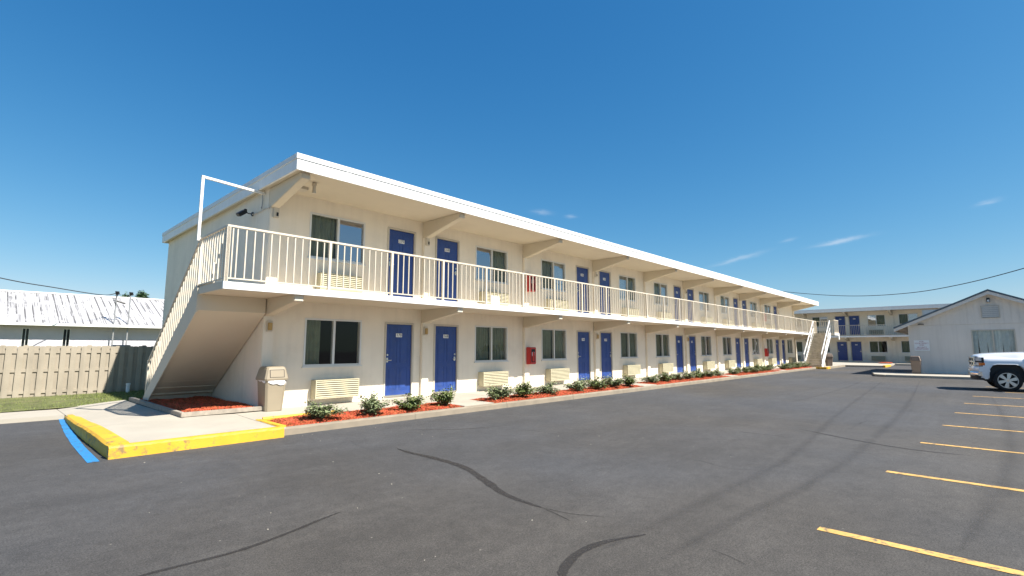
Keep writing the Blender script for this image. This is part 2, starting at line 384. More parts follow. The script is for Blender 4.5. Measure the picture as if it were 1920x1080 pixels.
def sheet(name, poly_fn, nx, ny, m, parent=None, thick=.2, jit=0):
    """a slab whose top follows walk_z; poly_fn(u,v)->(x,y)"""
    b = MB(); g = []
    for j in range(ny + 1):
        for i in range(nx + 1):
            x, y = poly_fn(i / nx, j / ny); b.v.append((x, y, walk_z(x, y) + random.uniform(-jit, jit)))
    for j in range(ny):
        for i in range(nx):
            a = j * (nx + 1) + i; b.f.append((a, a + 1, a + nx + 2, a + nx + 1))
    ring = [i for i in range(nx + 1)] + [(j) * (nx + 1) + nx for j in range(1, ny + 1)] + [ny * (nx + 1) + i for i in range(nx - 1, -1, -1)] + [j * (nx + 1) for j in range(ny - 1, 0, -1)]
    base = len(b.v)
    for r in ring: v = b.v[r]; b.v.append((v[0], v[1], v[2] - thick))
    for k in range(len(ring)):
        k2 = (k + 1) % len(ring); b.f.append((ring[k], base + k, base + k2, ring[k2]))
    return b.build(name, m, parent)

# ------------------------------------------------------------------ ground
g = MB(); g.quad((-300,-300,0),(500,-300,0),(500,500,0),(-300,500,0))
tag(g.build('asphalt_ground', 'asphalt', fix=False), 'dark grey worn asphalt of the motel parking lot', kind='structure')

# lawn strip between the walk and the fence
g = MB()
for i in range(22):
    for j in range(6):
        pass
NX, NY = 40, 8
for j in range(NY + 1):
    for i in range(NX + 1):
        x = -24 + 23.95 * i / NX; y0 = 4.75 if x > -6 else 4.75; y = 4.70 + (9.5 - 4.70) * j / NY
        g.v.append((x, y, (.085 + .07 * max(0, min(1, (x + 4) / 4))) + .02 * math.sin(x * 1.3) + .02 * random.random() + .02 * j / NY))
for j in range(NY):
    for i in range(NX):
        a = j * (NX + 1) + i; g.f.append((a, a + 1, a + NX + 2, a + NX + 1))
tag(g.build('lawn_ground', 'turf'), 'strip of turf soil under the grass by the fence', kind='structure')
g = MB()
for k in range(26000):
    x = -0.1 - (random.random() ** 1.3) * 13; y = random.uniform(4.72, 9.4)
    # thin patches
    if math.sin(x * 2.1 + y) + math.sin(y * 2.7 - x) > 1.2 and random.random() < .7: continue
    h = random.uniform(.03, .085); a = random.uniform(0, 6.28); w = .006
    dx, dy = math.cos(a) * w, math.sin(a) * w; lx, ly = random.uniform(-.04, .04), random.uniform(-.04, .04)
    z = .085 + .07 * max(0, min(1, (x + 4) / 4))
    g.quad((x - dx, y - dy, z), (x + dx, y + dy, z), (x + lx, y + ly, z + h))
tag(g.build('grass', 'grass', fix=False), 'short green grass along the foot of the tan fence', 'grass', kind='stuff')
# land beyond the fence
g = MB(); g.quad((-60, 9.4, .06), (-.05, 9.4, .06), (-.05, 60, .06), (-60, 60, .06)); g.quad((-.05, 9.6, .06), (46, 9.6, .06), (46, 60, .06), (-.05, 60, .06))
tag(g.build('back_yard_ground', 'turf', fix=False), 'rough ground behind the fence', kind='structure')

# ------------------------------------------------------------------ concrete walk, kerbs, beds
walk = tag(bpy.data.objects.new('sidewalk', None), 'pale concrete walk along the motel front', kind='structure'); COL.objects.link(walk)
GAP = .006
# corner pad
for (x0, x1, y0, y1) in ((-3.02, -.62, -2.78, -.62), (-3.02, -1.62, -.62, 1.6), (-3.02, -1.62, 1.6, 4.9)):
    sheet('concrete_slab', lambda u, v, q=(x0, x1, y0, y1): (q[0] + GAP + (q[1] - q[0] - 2*GAP) * u, q[2] + GAP + (q[3] - q[2] - 2*GAP) * v), 8, 8, 'concrete', walk, jit=.001)
for (x0, x1) in ((-5.4, -3.02), (-7.8, -5.4), (-10.2, -7.8), (-12.6, -10.2), (-15, -12.6)):
    sheet('concrete_slab', lambda u, v, q=(x0, x1): (q[0] + GAP + (q[1] - q[0] - 2*GAP) * u, 3.12 + 1.62 * v), 6, 4, 'concrete', walk, jit=.001)
# strip next to the wall
xs = [-.62] + [1.5 + 2.325 * k for k in range(21)]
for a, b in zip(xs, xs[1:]):
    sheet('concrete_slab', lambda u, v, q=(a, b): (q[0] + GAP + (q[1] - q[0] - 2*GAP) * u, -1.62 + 1.62 * v), 4, 4, 'concrete', walk, jit=.0008)
sheet('concrete_slab', lambda u, v: (-1.62 + 1.0 * u, -.62 + GAP + .15 * v), 3, 2, 'concrete', walk)
sheet('concrete_slab', lambda u, v: (-.62 + GAP + .12 * u, -2.78 + 1.16 * v), 2, 6, 'concrete', walk)
CROSS = [4.05 + 9.31 * k for k in range(5)]
for c in CROSS[:4]:
    sheet('concrete_slab', lambda u, v, c=c: (c + 1.05 * u, -2.66 + 1.03 * v), 4, 6, 'concrete', walk)
sheet('concrete_slab', lambda u, v: (40.9 + 7 * u, -3.4 + 1.77 * v), 8, 6, 'concrete', walk)

kerb = tag(bpy.data.objects.new('kerb', None), 'grey concrete kerb edging the red mulch beds', kind='structure'); COL.objects.link(kerb)
def kerb_piece(x0, x1, y0, y1, ztop, m, par, name='kerb_stone', n=10, zend=None, along='x'):
    b = MB()
    prof = [(0, -.12), (0.012, ztop - .03), (.028, ztop - .004), (.045, ztop), (1, ztop), (1, -.12)]
    for i in range(n + 1):
        t = i / n
        for k, (py, pz) in enumerate(prof):
            off = py if py < .5 else None
            zz = pz
            if zend is not None and pz > 0: zz = pz + (zend - ztop) * t
            if along == 'x':
                y = (y0 + off) if off is not None else y1
                jy = random.uniform(-.006, .006) if 0 < k < 4 else 0; jz = random.uniform(-.005, .005) if 0 < k < 4 else 0
                b.v.append((x0 + (x1 - x0) * t, y + jy, zz + jz))
            else:
                x = (x0 + off) if off is not None else x1
                j = random.uniform(-.006, .006) if 0 < k < 4 else 0
                b.v.append((x + j, y0 + (y1 - y0) * t, zz + j * .7))
    m_ = len(prof)
    for i in range(n):
        for k in range(m_ - 1):
            a = i * m_ + k; b.f.append((a, a + m_, a + m_ + 1, a + 1))
    b.f.append(tuple(range(m_))); b.f.append(tuple(n * m_ + k for k in range(m_))[::-1])
    return b.build(name, m, par)
x = -.62
while x < 40.5:
    kerb_piece(x + .004, min(x + 3.05, 40.9) - .004, -2.80, -2.665, .140, 'kerb', kerb, n=20); x += 3.05
kerb_piece(40.9, 41.9, -3.55, -3.41, .165, 'yellow', kerb); kerb_piece(41.91, 47.9, -3.55, -3.41, .165, 'kerb', kerb, n=20)
kerb_piece(40.75, 40.89, -3.5, -2.7, .165, 'yellow', kerb, along='y')

yk = tag(bpy.data.objects.new('yellow_kerb', None), 'bright yellow painted kerb round the corner pad', kind='structure'); COL.objects.link(yk)
kerb_piece(-3.13, -.60, -2.97, -2.79, .18, 'yellow', yk, n=36, name='front_kerb')
# left arm: drops towards the back and widens
b = MB(); n = 26
for i in range(n + 1):
    t = i / n; y = -2.78 + 5.85 * t; xo = -3.13 - .05 * math.sin(t * math.pi) + .09 * t; zt = walk_z(-3.02, y) + .006
    j = random.uniform(-.006, .006)
    b.v += [(xo + j, y, -.1), (xo + .015 + j, y, zt - .03), (xo + .05, y, zt + j * .4), (xo + .27 - .06 * t, y, zt + .006), (xo + .27 - .06 * t, y, -.1)]
for i in range(n):
    for k in range(4): a = i * 5 + k; b.f.append((a, a + 5, a + 6, a + 1))
b.f.append((0,1,2,3,4)); b.f.append(tuple(n*5+k for k in (4,3,2,1,0)))
b.build('side_kerb', 'yellow', yk)
kerb_piece(-.62, -.49, -2.77, -1.55, .182, 'yellow', yk, n=10, name='end_kerb', along='y')
kerb_piece(-.48, 1.1, -1.66, -1.60, .222, 'yellow', yk, n=8, name='edge_kerb')

# blue line and parking lines: painted sheets 4 mm over the asphalt
def ribbon(name, pts, w, m, z=.004, label=None, closed=False, taper=True, wob=0):
    b = MB(); pts = [Vector((p[0], p[1], 0)) for p in pts]
    # catmull subdivision
    P = []
    for i in range(len(pts) - 1):
        p0 = pts[max(i-1, 0)]; p1 = pts[i]; p2 = pts[i+1]; p3 = pts[min(i+2, len(pts)-1)]
        for k in range(6):
            t = k / 6; P.append(.5 * ((2*p1) + (-p0+p2)*t + (2*p0-5*p1+4*p2-p3)*t*t + (-p0+3*p1-3*p2+p3)*t**3))
    P.append(pts[-1]); att = []
    for i, p in enumerate(P):
        d = (P[min(i+1, len(P)-1)] - P[max(i-1, 0)]).normalized(); nrm = Vector((-d.y, d.x, 0))
        ww = w * (1 + random.uniform(-wob, wob))
        if taper: ww *= min(1, .25 + 3 * min(i, len(P)-1-i) / len(P))
        for s in (-.5, 0, .5):
            q = p + nrm * ww * s; b.v.append((q.x, q.y, z)); att.append(1.0 if s == 0 else 0.0)
    for i in range(len(P) - 1):
        for k in (0, 1): a = i*3 + k; b.f.append((a, a+1, a+4, a+3))
    o = b.build(name, m, fix=False)
    at = o.data.attributes.new('across', 'FLOAT', 'POINT'); at.data.foreach_set('value', att)
    o['kind'] = 'structure'
    if label: o['label'] = label
    return o
ribbon('blue_line', [(-3.30, -3.02), (-3.27, -1.2), (-3.20, .6), (-3.10, 2.4), (-3.0, 4.3)], .13, 'blue', .004, 'faded blue painted line beside the yellow kerb', taper=False, wob=.08)
LN = [((.70,-11.18),(.50,-16.2)), ((3.71,-11.34),(3.45,-16.4)), ((6.62,-11.49),(6.3,-16.5)), ((9.45,-11.66),(9.15,-16.6)), ((12.37,-11.77),(12.0,-16.8)), ((15.45,-11.89),(15.1,-16.9)), ((18.6,-12.05),(18.2,-17)), ((21.4,-12.9),(21.1,-17.2)), ((24.6,-12.4),(24.4,-17.3))]
ORD = ['nearest', 'second nearest', 'third nearest', 'fourth nearest', 'fifth nearest', 'sixth nearest', 'seventh nearest', 'eighth nearest', 'farthest']
for (a, c), o_ in zip(LN, ORD):
    ribbon('parking_line', [a, ((a[0]+c[0])/2, (a[1]+c[1])/2), c], .11, 'line', .004, 'yellow painted stall line, %s of the row' % o_, taper=False, wob=.03)
# tar seals and tyre marks, from the photograph
TAR = [([(.2,-5.35),(.15,-5.75),(.16,-6.4),(.08,-7.1),(-.2,-7.8),(-.46,-8.4),(-.54,-8.98)], .125, 'tar'),
       ([(-1.75,-10.3),(-1.62,-10.07),(-1.35,-9.95),(-1.11,-9.92),(-.85,-9.96),(-.5,-10.12)], .085, 'tar'),
       ([(-4.2,-7.95),(-3.65,-7.88),(-3.06,-7.91),(-2.6,-7.81),(-2.25,-7.69),(-2.0,-7.62)], .05, 'tar'),
       ([(-.54,-8.98),(-.5,-9.3),(-.35,-9.6)], .015, 'tar'),
       ([(1.4,-3.9),(2.1,-4.6),(2.9,-4.9)], .035, 'tar'),
       ([(.07,-4.08),(-.1,-4.62),(-.14,-5.04)], .05, 'skid'), ([(-.54,-8.98),(-.6,-9.23),(-.67,-9.44)], .012, 'tar'), ([(-.44,-10.65),(-.48,-10.83),(-.55,-10.97)], .010, 'tar'),
       ([(3.13,-5.74),(3.56,-6.21),(5.15,-7.91),(5.62,-8.97),(5.67,-9.87)], .06, 'skid'), ([(8.08,-8.05),(8.05,-9.31),(7.54,-10.38),(8.22,-11.5)], .08, 'skid'),
       ([(6.81,-9.6),(6.14,-10.6),(5.77,-11.38),(5.76,-12.14)], .06, 'tar'), ([(2.89,-3.77),(2.91,-4.91),(3.03,-5.83),(2.98,-6.82)], .05, 'skid'),
       ([(12.15,-8.07),(16.4,-8.21),(22.06,-8.13),(26.95,-7.83)], .16, 'skid')]
for pts, w, m in TAR:
    ribbon('tar_seal' if m == 'tar' else 'skid_mark', pts, w, m, .005, None, wob=.18)
# long wheel tracks along the driving lane
for (pts, w) in (([(27.31,-10.06),(13.65,-10.71),(5.4,-10.86),(2.41,-10.75),(.21,-10.54),(-.89,-10.46)], .22), ([(26.05,-8.72),(10.96,-9.62),(4.17,-10.15),(1.84,-10.14),(.09,-10.08),(-1.02,-10.02)], .22),
                 ([(18.54,-12.52),(10.13,-12.66),(5.92,-12.57),(2.88,-12.34),(.94,-12.13)], .26)):
    ribbon('wheel_track', pts, w, 'skid', .0045, None, wob=.1)
g = MB()
for k in range(60):
    d = random.random() ** 1.5 * 22; x = -4 + d + random.uniform(-2, 2); y = random.uniform(-11.5, -3)
    s = random.uniform(.003, .007); g.box(x - s, x + s, y - s * .8, y + s * .8, .001, s)
tag(g.build('grit', 'concrete', jitter=.003, fix=False), 'scattered pale pebbles and bits on the asphalt', 'grit', kind='stuff')

# hairline cracks wandering through the asphalt
rc = random.Random(5)
for k in range(9):
    x, y = rc.uniform(2, 13), rc.uniform(-11, -4); a = rc.uniform(0, 6.28); pts = []
    for q in range(rc.randint(5, 11)):
        pts.append((x, y)); a += rc.uniform(-.7, .7); x += math.cos(a)*rc.uniform(.12, .3); y += math.sin(a)*rc.uniform(.12, .3)
    ribbon('crack', pts, rc.uniform(.007, .014), 'tar', .0045, None, wob=.4)
# mulch beds
def bed(x0, x1, y0, y1, chips, name='mulch_bed', label='', base=None):
    g = MB(); nx = int((x1 - x0) / .12) + 2; ny = 9
    def H(x, y):
        u = min(1, (x - x0) / .15, (x1 - x) / .15, (y - y0) / .15, (y1 - y) / .15); u = max(0, u)
        b_ = base if base else walk_z(x, y)
        return b_ - .035 + .05 * u + .012 * math.sin(x * 5.1 + y * 3) + .008 * math.sin(x * 13 + 4 * y)
    for j in range(ny + 1):
        for i in range(nx + 1):
            x = x0 + (x1 - x0) * i / nx; y = y0 + (y1 - y0) * j / ny; g.v.append((x, y, H(x, y) - .008))
    for j in range(ny):
        for i in range(nx): a = j * (nx + 1) + i; g.f.append((a, a+1, a+nx+2, a+nx+1))
    o = g.build(name, 'soil', smooth=True); tag(o, label, kind='structure')
    c = MB()
    for k in range(chips):
        x = random.uniform(x0 + .01, x1 - .01); y = random.uniform(y0 + .01, y1 - .01)
        if random.random() < .015: x += random.uniform(-.12, .12); y += random.uniform(-.1, .1)
        z = H(min(max(x, x0), x1), min(max(y, y0), y1)) + random.uniform(-.004, .012)
        l = random.uniform(.012, .04); w = random.uniform(.004, .011); t = .003
        mx_ = Matrix.Translation((x, y, z)) @ Matrix.Rotation(random.uniform(0, 6.28), 4, 'Z') @ Matrix.Rotation(random.uniform(-.6, .6), 4, 'Y') @ Matrix.Rotation(random.uniform(-.8, .8), 4, 'X')
        i = len(c.v)
        for px, py, pz in ((-l,-w,-t),(l,-w*.6,-t),(l,w*.6,-t),(-l,w,-t),(-l*.8,-w*.7,t),(l*.9,-w*.4,t),(l*.9,w*.4,t),(-l*.8,w*.7,t)):
            c.v.append(tuple(mx_ @ Vector((px, py, pz))))
        c.f += [tuple(i+q for q in f) for f in ((4,5,6,7),(0,1,5,4),(1,2,6,5),(2,3,7,6),(3,0,4,7))]
    o2 = c.build('wood_chips', 'chips', fix=False); o2.parent = o; o2['kind'] = 'stuff'
    return H
BY0, BY1 = -2.66, -1.61
edges = [(-.48, 4.04), (5.11, 13.35), (14.42, 22.66), (23.73, 31.97), (33.04, 40.7)]
names_b = ['nearest', 'second', 'third', 'fourth', 'fifth, farthest']
HB = []
for (a, b_), cn, nb in zip(edges, (9000, 11000, 5000, 3000, 2000), names_b):
    HB.append(bed(a, b_, BY0 + .0, BY1 if a > 0 else BY1 - .05, cn, label='red wood mulch bed along the kerb, the %s one from the corner' % nb))
HS = bed(-1.5, -.02, -.42, 4.3, 7000, label='dark red mulch bed under the left stairs', base=.285)
et = thing('timber_edging', 'weathered timber edging round the mulch under the left stairs', 'edging', (-1.5, -.45, .27))
MB().box(-.12, 1.5, -.01, .06, -.05, .045).build('board', 'timber', et, bevel=.008)
MB().box(-.12, -.03, .07, 4.9, -.06, .04).build('board', 'timber', et, bevel=.008)

# ------------------------------------------------------------------ motel builder
FL1, FL2, SLB, SLT, RZ0, RZ1 = .27, 3.05, 2.765, 2.90, 5.46, 5.82

def wall_with_openings(x0, x1, z0, z1, holes, y0, y1):
    xs = sorted({x0, x1, *[h[0] for h in holes], *[h[1] for h in holes]}); zs = sorted({z0, z1, *[h[2] for h in holes], *[h[3] for h in holes]})
    xs = [x for x in xs if x0 <= x <= x1]; zs = [z for z in zs if z0 <= z <= z1]
    def open_(i, j):
        if i < 0 or j < 0 or i >= len(xs)-1 or j >= len(zs)-1: return True
        cx, cz = (xs[i]+xs[i+1])/2, (zs[j]+zs[j+1])/2
        return any(h[0] < cx < h[1] and h[2] < cz < h[3] for h in holes)
    b = MB()
    for i in range(len(xs)-1):
        for j in range(len(zs)-1):
            if open_(i, j): continue
            a, c, d, e = xs[i], xs[i+1], zs[j], zs[j+1]
            b.quad((a,y0,d),(c,y0,d),(c,y0,e),(a,y0,e)); b.quad((c,y1,d),(a,y1,d),(a,y1,e),(c,y1,e))
            if open_(i-1, j): b.quad((a,y1,d),(a,y0,d),(a,y0,e),(a,y1,e))
            if open_(i+1, j): b.quad((c,y0,d),(c,y1,d),(c,y1,e),(c,y0,e))
            if open_(i, j-1): b.quad((a,y1,d),(c,y1,d),(c,y0,d),(a,y0,d))
            if open_(i, j+1): b.quad((a,y0,e),(c,y0,e),(c,y1,e),(a,y1,e))
    return b

def curtain(x0, x1, z0, z1, y, m, par):
    b = MB(); n = max(10, int((x1 - x0) / .018)); ph = random.uniform(0, 6)
    for i in range(n + 1):
        x = x0 + (x1 - x0) * i / n; w = .022 * math.sin((x - x0) * 62 + ph) + .012 * math.sin((x - x0) * 23 + ph * 2)
        b.v += [(x, y + w, z0), (x, y + w * .7, z1)]
    for i in range(n): b.f.append((2*i, 2*i+2, 2*i+3, 2*i+1))
    return b.build('curtain', m, par, fix=False, smooth=True)

def window(root, x0, x1, z0, z1, style, film, y=0):
    f = MB(); fw = .045; xm = (x0 + x1) / 2
    f.box(x0, x0+fw, y-.012, y+.09, z0, z1); f.box(x1-fw, x1, y-.012, y+.09, z0, z1)
    f.box(x0+fw, x1-fw, y-.012, y+.09, z1-fw, z1); f.box(x0+fw, x1-fw, y-.012, y+.09, z0, z0+fw)
    f.box(xm-.03, xm+.03, y-.008, y+.085, z0+fw, z1-fw)
    f.box(x0-.03, x1+.03, y-.045, y+.0, z0-.035, z0-.002)
    o = f.build('window', 'frame', root)
    zc0, zc1 = z0+fw, z1-fw
    MB().box(x0+fw, xm-.03, y+.03, y+.036, zc0, zc1).build('pane', 'glass_film' if film[0] else 'glass', o)
    MB().box(xm+.03, x1-fw, y+.05, y+.056, zc0, zc1).build('pane', 'glass_film' if film[1] else 'glass', o)
    for (a, b_, m) in style:
        curtain(x0 + fw + (x1-x0-2*fw)*a, x0 + fw + (x1-x0-2*fw)*b_, zc0 - .01, zc1 + .01, y + .135, m, o)
    return o

def door(root, x0, x1, z0, z1, hinge_right, number, y=0):
    fr = MB(); w = .055
    fr.box(x0-w, x0, y-.02, y+.10, z0, z1+w); fr.box(x1, x1+w, y-.02, y+.10, z0, z1+w); fr.box(x0, x1, y-.02, y+.10, z1, z1+w)
    fr.build('door_frame', 'trim', root)
    MB().box(x0, x1, y-.03, y+.10, z0-.03, z0+.012).build('threshold', 'steel', root)
    d = MB(); yy = y + .03; d.box(x0+.004, x1-.004, yy, yy+.045, z0+.014, z1-.004)
    W = x1 - x0; H = z1 - z0
    for (pz0, pz1) in ((.86, .95), (.45, .80), (.08, .38)):
        for (px0, px1) in ((.14, .45), (.55, .86)):
            a, b_, c, e = x0+W*px0, x0+W*px1, z0+H*pz0, z0+H*pz1; t = .012
            for q in ((a, b_, c, c+t), (a, b_, e-t, e), (a, a+t, c+t, e-t), (b_-t, b_, c+t, e-t)): d.box(q[0], q[1], yy-.006, yy+.001, q[2], q[3])
            d.box(a+.035, b_-.035, yy-.004, yy+.001, c+.035, e-.035)
    o = d.build('door', 'door', root)
    hx = x0 + .07 if hinge_right else x1 - .07; s = 1 if hinge_right else -1
    h = MB(); h.tube([(hx, yy, z0+1.0), (hx, yy-.05, z0+1.0)], .014); h.tube([(hx, yy-.05, z0+1.0), (hx+s*.11, yy-.052, z0+1.0)], .011)
    h.box(hx-.03, hx+.03, yy-.008, yy, z0+.94, z0+1.07); h.tube([(hx, yy, z0+1.15), (hx, yy-.02, z0+1.15)], .028, 12)
    h.build('handle', 'steel', o)
    cx, cz = (x0+x1)/2, z0 + H*.845
    MB().box(cx-.105, cx+.105, yy-.014, yy-.0065, cz-.055, cz+.055).build('number_plate', 'plate', o, bevel=.003)
    if number: text_mesh('room_number', str(number), .115, 'ink', o, (cx, yy-.0165, cz), (R(90), 0, 0), spacing=1.05)
    return o

def conditioner(root, x0, x1, z0, z1, y=0, lean=0):
    b = MB().box(x0, x1, y-.24, y-.001, z0, z1)
    o = b.build('air_conditioner', 'ac', root, bevel=.006)
    g = MB(); n = 8; yf = y-.24
    g.box(x0+.012, x1-.012, yf-.006, yf-.001, z0+.012, z1-.012)
    s = MB(); t = .022
    s.box(x0, x1, yf-.03, yf-.007, z1-t, z1); s.box(x0, x1, yf-.03, yf-.007, z0, z0+t)
    s.box(x0, x0+t, yf-.03, yf-.007, z0+t, z1-t); s.box(x1-t, x1, yf-.03, yf-.007, z0+t, z1-t)
    for k in range(n):
        zc = z0 + t + (z1 - z0 - 2*t) * (k + .5) / n; hh = (z1 - z0 - 2*t) / n
        s.prism([(yf-.028, zc-hh*.32), (yf-.024, zc+hh*.16), (yf-.008, zc+hh*.28), (yf-.008, zc-hh*.2)], 'x', x0+t, x1-t)
    s.build('grille', 'ac', o); g.build('grille_back', 'dark', o)
    return o

def railing_run(rail_obj, p0, p1, zb, zt, posts, bal_src, post_src, step=.164, bars=True, stuff=False, bal_name='baluster'):
    """straight level run: adds posts and balusters to rail_obj as sub-parts"""
    a, b = Vector(p0), Vector(p1); L_ = (b - a).length; d = (b - a) / L_
    ts = [0] + posts + [L_]
    for t in posts: q = a + d*t; inst(post_src, 'post', rail_obj, (q.x, q.y, 0))
    if stuff:
        m = MB()
    n = int(round(L_ / step))
    for i in range(1, n):
        t = i * L_ / n
        if any(abs(t - p) < .07 for p in ts): continue
        q = a + d*t
        if stuff: m.box(q.x-.011, q.x+.011, q.y-.011, q.y+.011, zb, zt)
        else: inst(bal_src, bal_name, rail_obj, (q.x, q.y, 0))
    if stuff:
        o = m.build('balusters', 'rail', rail_obj); o['kind'] = 'stuff'

def motel(root, x_start, x_end, centres, half, gap, w0, w1, xl_slab, xr_slab, depth, first_num=None, near=True, blank=(), rail_start=None, ymin=0, pil_x=None, rng_seed=1):
    rnd = random.Random(rng_seed)
    holes = []; D = []; W = []; A = []
    for ci, c in enumerate(centres):
        for side in (-1, 1):
            dx0, dx1 = (c-gap-.89, c-gap) if side < 0 else (c+gap, c+gap+.89)
            wx0, wx1 = (c-w1, c-w0) if side < 0 else (c+w0, c+w1)
            ax0, ax1 = (c-w1+.23, c-w1+1.42) if side < 0 else (c+w1-1.42, c+w1-.23)
            num = first_num - 4*ci - (0 if side < 0 else 2) if first_num else None
            for fl in (0, 1):
                if (ci, side, fl) in blank: continue
                fz = FL1 if fl == 0 else FL2
                if dx1 < x_end and dx0 > x_start: D.append((dx0, dx1, fz, fz+2.03, side < 0, (num + (100 if fl else 0)) if num else None))
                zw = (1.16, 2.37) if fl == 0 else (3.92, 5.11)
                if wx1 < x_end and wx0 > x_start: W.append((wx0, wx1, *zw, fl, ci, side)); A.append((ax0, ax1, (.36, .82) if fl == 0 else (3.09, 3.53)))
    for d in D: holes.append((d[0]-.003, d[1]+.003, d[2]-.02, d[3]))
    for w in W: holes.append((w[0], w[1], w[2], w[3]))
    wall_with_openings(x_start, x_end, -.1, RZ0+.04, holes, 0, .2).build('wall', 'wall', root, fix=False)
    # side and back walls, floors, party walls
    MB().box(x_start, x_start+.2, .2, depth, -.1, RZ0+.04).build('end_wall', 'wall', root)
    MB().box(x_end-.2, x_end, .2, depth, -.1, RZ0+.04).build('end_wall', 'wall', root)
    MB().box(x_start+.2, x_end-.2, depth-.2, depth, -.1, RZ0+.04).build('back_wall', 'wall', root)
    fl = MB().box(x_start+.2, x_end-.2, .2, depth-.2, -.1, .26); fl.box(x_start+.2, x_end-.2, .2, depth-.2, SLB, FL2-.02)
    for c in centres:
        for q in (c, c+half):
            if x_start+.3 < q < x_end-.3: fl.box(q-.06, q+.06, .2, depth-.2, .26, SLB); fl.box(q-.06, q+.06, .2, depth-.2, FL2-.02, RZ0)
    fl.build('inner_floors', 'interior', root)
    for d in D: door(root, *d)
    for (a, b_, c, e, flo, ci, side) in W:
        r = rnd.random()
        if flo == 0 and ci == 0 and side < 0 and near: st = [(0, .30, 'curtain')]; film = (0, 0)
        elif flo == 0: st = [(0, .47, 'curtain'), (.52, 1 if r < .7 else .7, 'curtain')]; film = (0, 0)
        elif side < 0: st = [(0, .48, 'curtain')] + ([(.5, 1, 'curtain_pale')] if ci > 0 else []); film = (0, 1)
        else: st = [(0, .5, 'curtain_pale')] if ci > 0 else []; film = (1, 0); st.append((.52, 1, 'curtain'))
        window(root, a, b_, c, e, st, film)
    for (a, b_, zz) in A: conditioner(root, a, b_, *zz)
    # pilasters and brackets
    pils = pil_x
    for k, px in enumerate(pils):
        b = MB().box(px-.13, px+.13, -.10, -.002, walk_z(px, 0)-.1 if near else 0, 2.38); b.build('pilaster', 'wall', root, bevel=.012)
        b = MB().box(px-.13, px+.13, -.10, -.002, SLT+.05, 5.0); b.build('pilaster', 'wall', root, bevel=.012)
        MB().prism([(-.003, 2.37), (-.12, 2.37), (-1.70, 2.615), (-1.70, SLB+.01), (-.003, SLB+.01)], 'x', px-.125, px+.075).build('bracket', 'soffit', root, bevel=.012)
        MB().prism([(-.003, 4.99), (-.12, 4.99), (-1.74, 5.345), (-1.74, RZ0+.03), (-.003, RZ0+.03)], 'x', px-.125, px+.075).build('bracket', 'soffit', root, bevel=.012)
    # balcony slab, sloping to the front, with a proud lip
    x0, x1 = xl_slab, xr_slab
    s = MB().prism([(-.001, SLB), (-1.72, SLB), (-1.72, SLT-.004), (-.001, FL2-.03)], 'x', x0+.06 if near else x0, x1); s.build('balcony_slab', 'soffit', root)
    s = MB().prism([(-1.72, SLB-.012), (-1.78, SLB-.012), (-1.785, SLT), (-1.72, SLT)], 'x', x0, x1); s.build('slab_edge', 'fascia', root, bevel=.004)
    # railing
    zt = 4.03
    rl = MB(); rl.box(x0+.02, x1, -1.765, -1.715, zt-.045, zt); rl.box(x0+.02, x1, -1.752, -1.728, SLT+.055, SLT+.085)
    rail = rl.build('balcony_railing', 'rail', root, bevel=.004 if near else 0)
    bal = MB().box(-.011, .011, -.011, .011, SLT+.085, zt-.045).build('baluster', 'rail', rail, loc=(x0+.2, -1.74, 0))
    post = MB().box(-.03, .03, -.03, .03, SLT-.02, zt-.045).build('post', 'rail', rail, loc=(x0+.05, -1.74, 0))
    start = x0 + .05; first = rail_start - start; posts = []; t = first
    while start + t < x1 - .3: posts.append(t); t += 1.642
    railing_run(rail, (start, -1.74, 0), (x1-.04, -1.74, 0), SLT+.085, zt-.045, posts, bal, post, stuff=not near)
    inst(post, 'post', rail, (x1-.04, -1.74, 0))
    if near: bal.location = (start + .08, -1.74, 0)
    # roof
    ov = 1.88
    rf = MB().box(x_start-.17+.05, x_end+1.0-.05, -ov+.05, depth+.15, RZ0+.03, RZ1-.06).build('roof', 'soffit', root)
    f = MB(); xl, xr = x_start-.17, x_end+1.0
    f.box(xl, xr, -ov, -ov+.05, RZ0, RZ1-.12); f.box(xl, xl+.05, -ov+.05, depth+.2, RZ0, RZ1-.12); f.box(xr-.05, xr, -ov+.05, depth+.2, RZ0, RZ1-.12); f.box(xl+.05, xr-.05, depth+.15, depth+.2, RZ0, RZ1-.12)
    f.build('fascia', 'fascia', rf)
    f = MB(); q = .018
    f.box(xl-q, xr+q, -ov-q, -ov+.09, RZ1-.12, RZ1); f.box(xl-q, xl+.09, -ov+.09, depth+.2, RZ1-.12, RZ1); f.box(xr-.09, xr+q, -ov+.09, depth+.2, RZ1-.12, RZ1); f.box(xl+.09, xr-.09, depth+.11, depth+.2+q, RZ1-.12, RZ1)
    f.build('roof_edge', 'flash', rf, bevel=.004)
    return rail, bal, post

CEN = [4.735 + 9.31*k for k in range(5)]
m1 = thing('motel_building', 'long two-storey beige motel block with blue doors and white flat roof', 'building')
PX = [.13] + [4.735 + 4.655*k for k in range(9)] + [46.55]
rail1, bal1, post1 = motel(m1, 0, 46.7, CEN, 4.655, .435, 2.11, 3.70, -1.42, 46.9, 9.15, first_num=170, near=True,
      blank={(4, 1, 1)}, rail_start=.74, pil_x=PX, rng_seed=3)
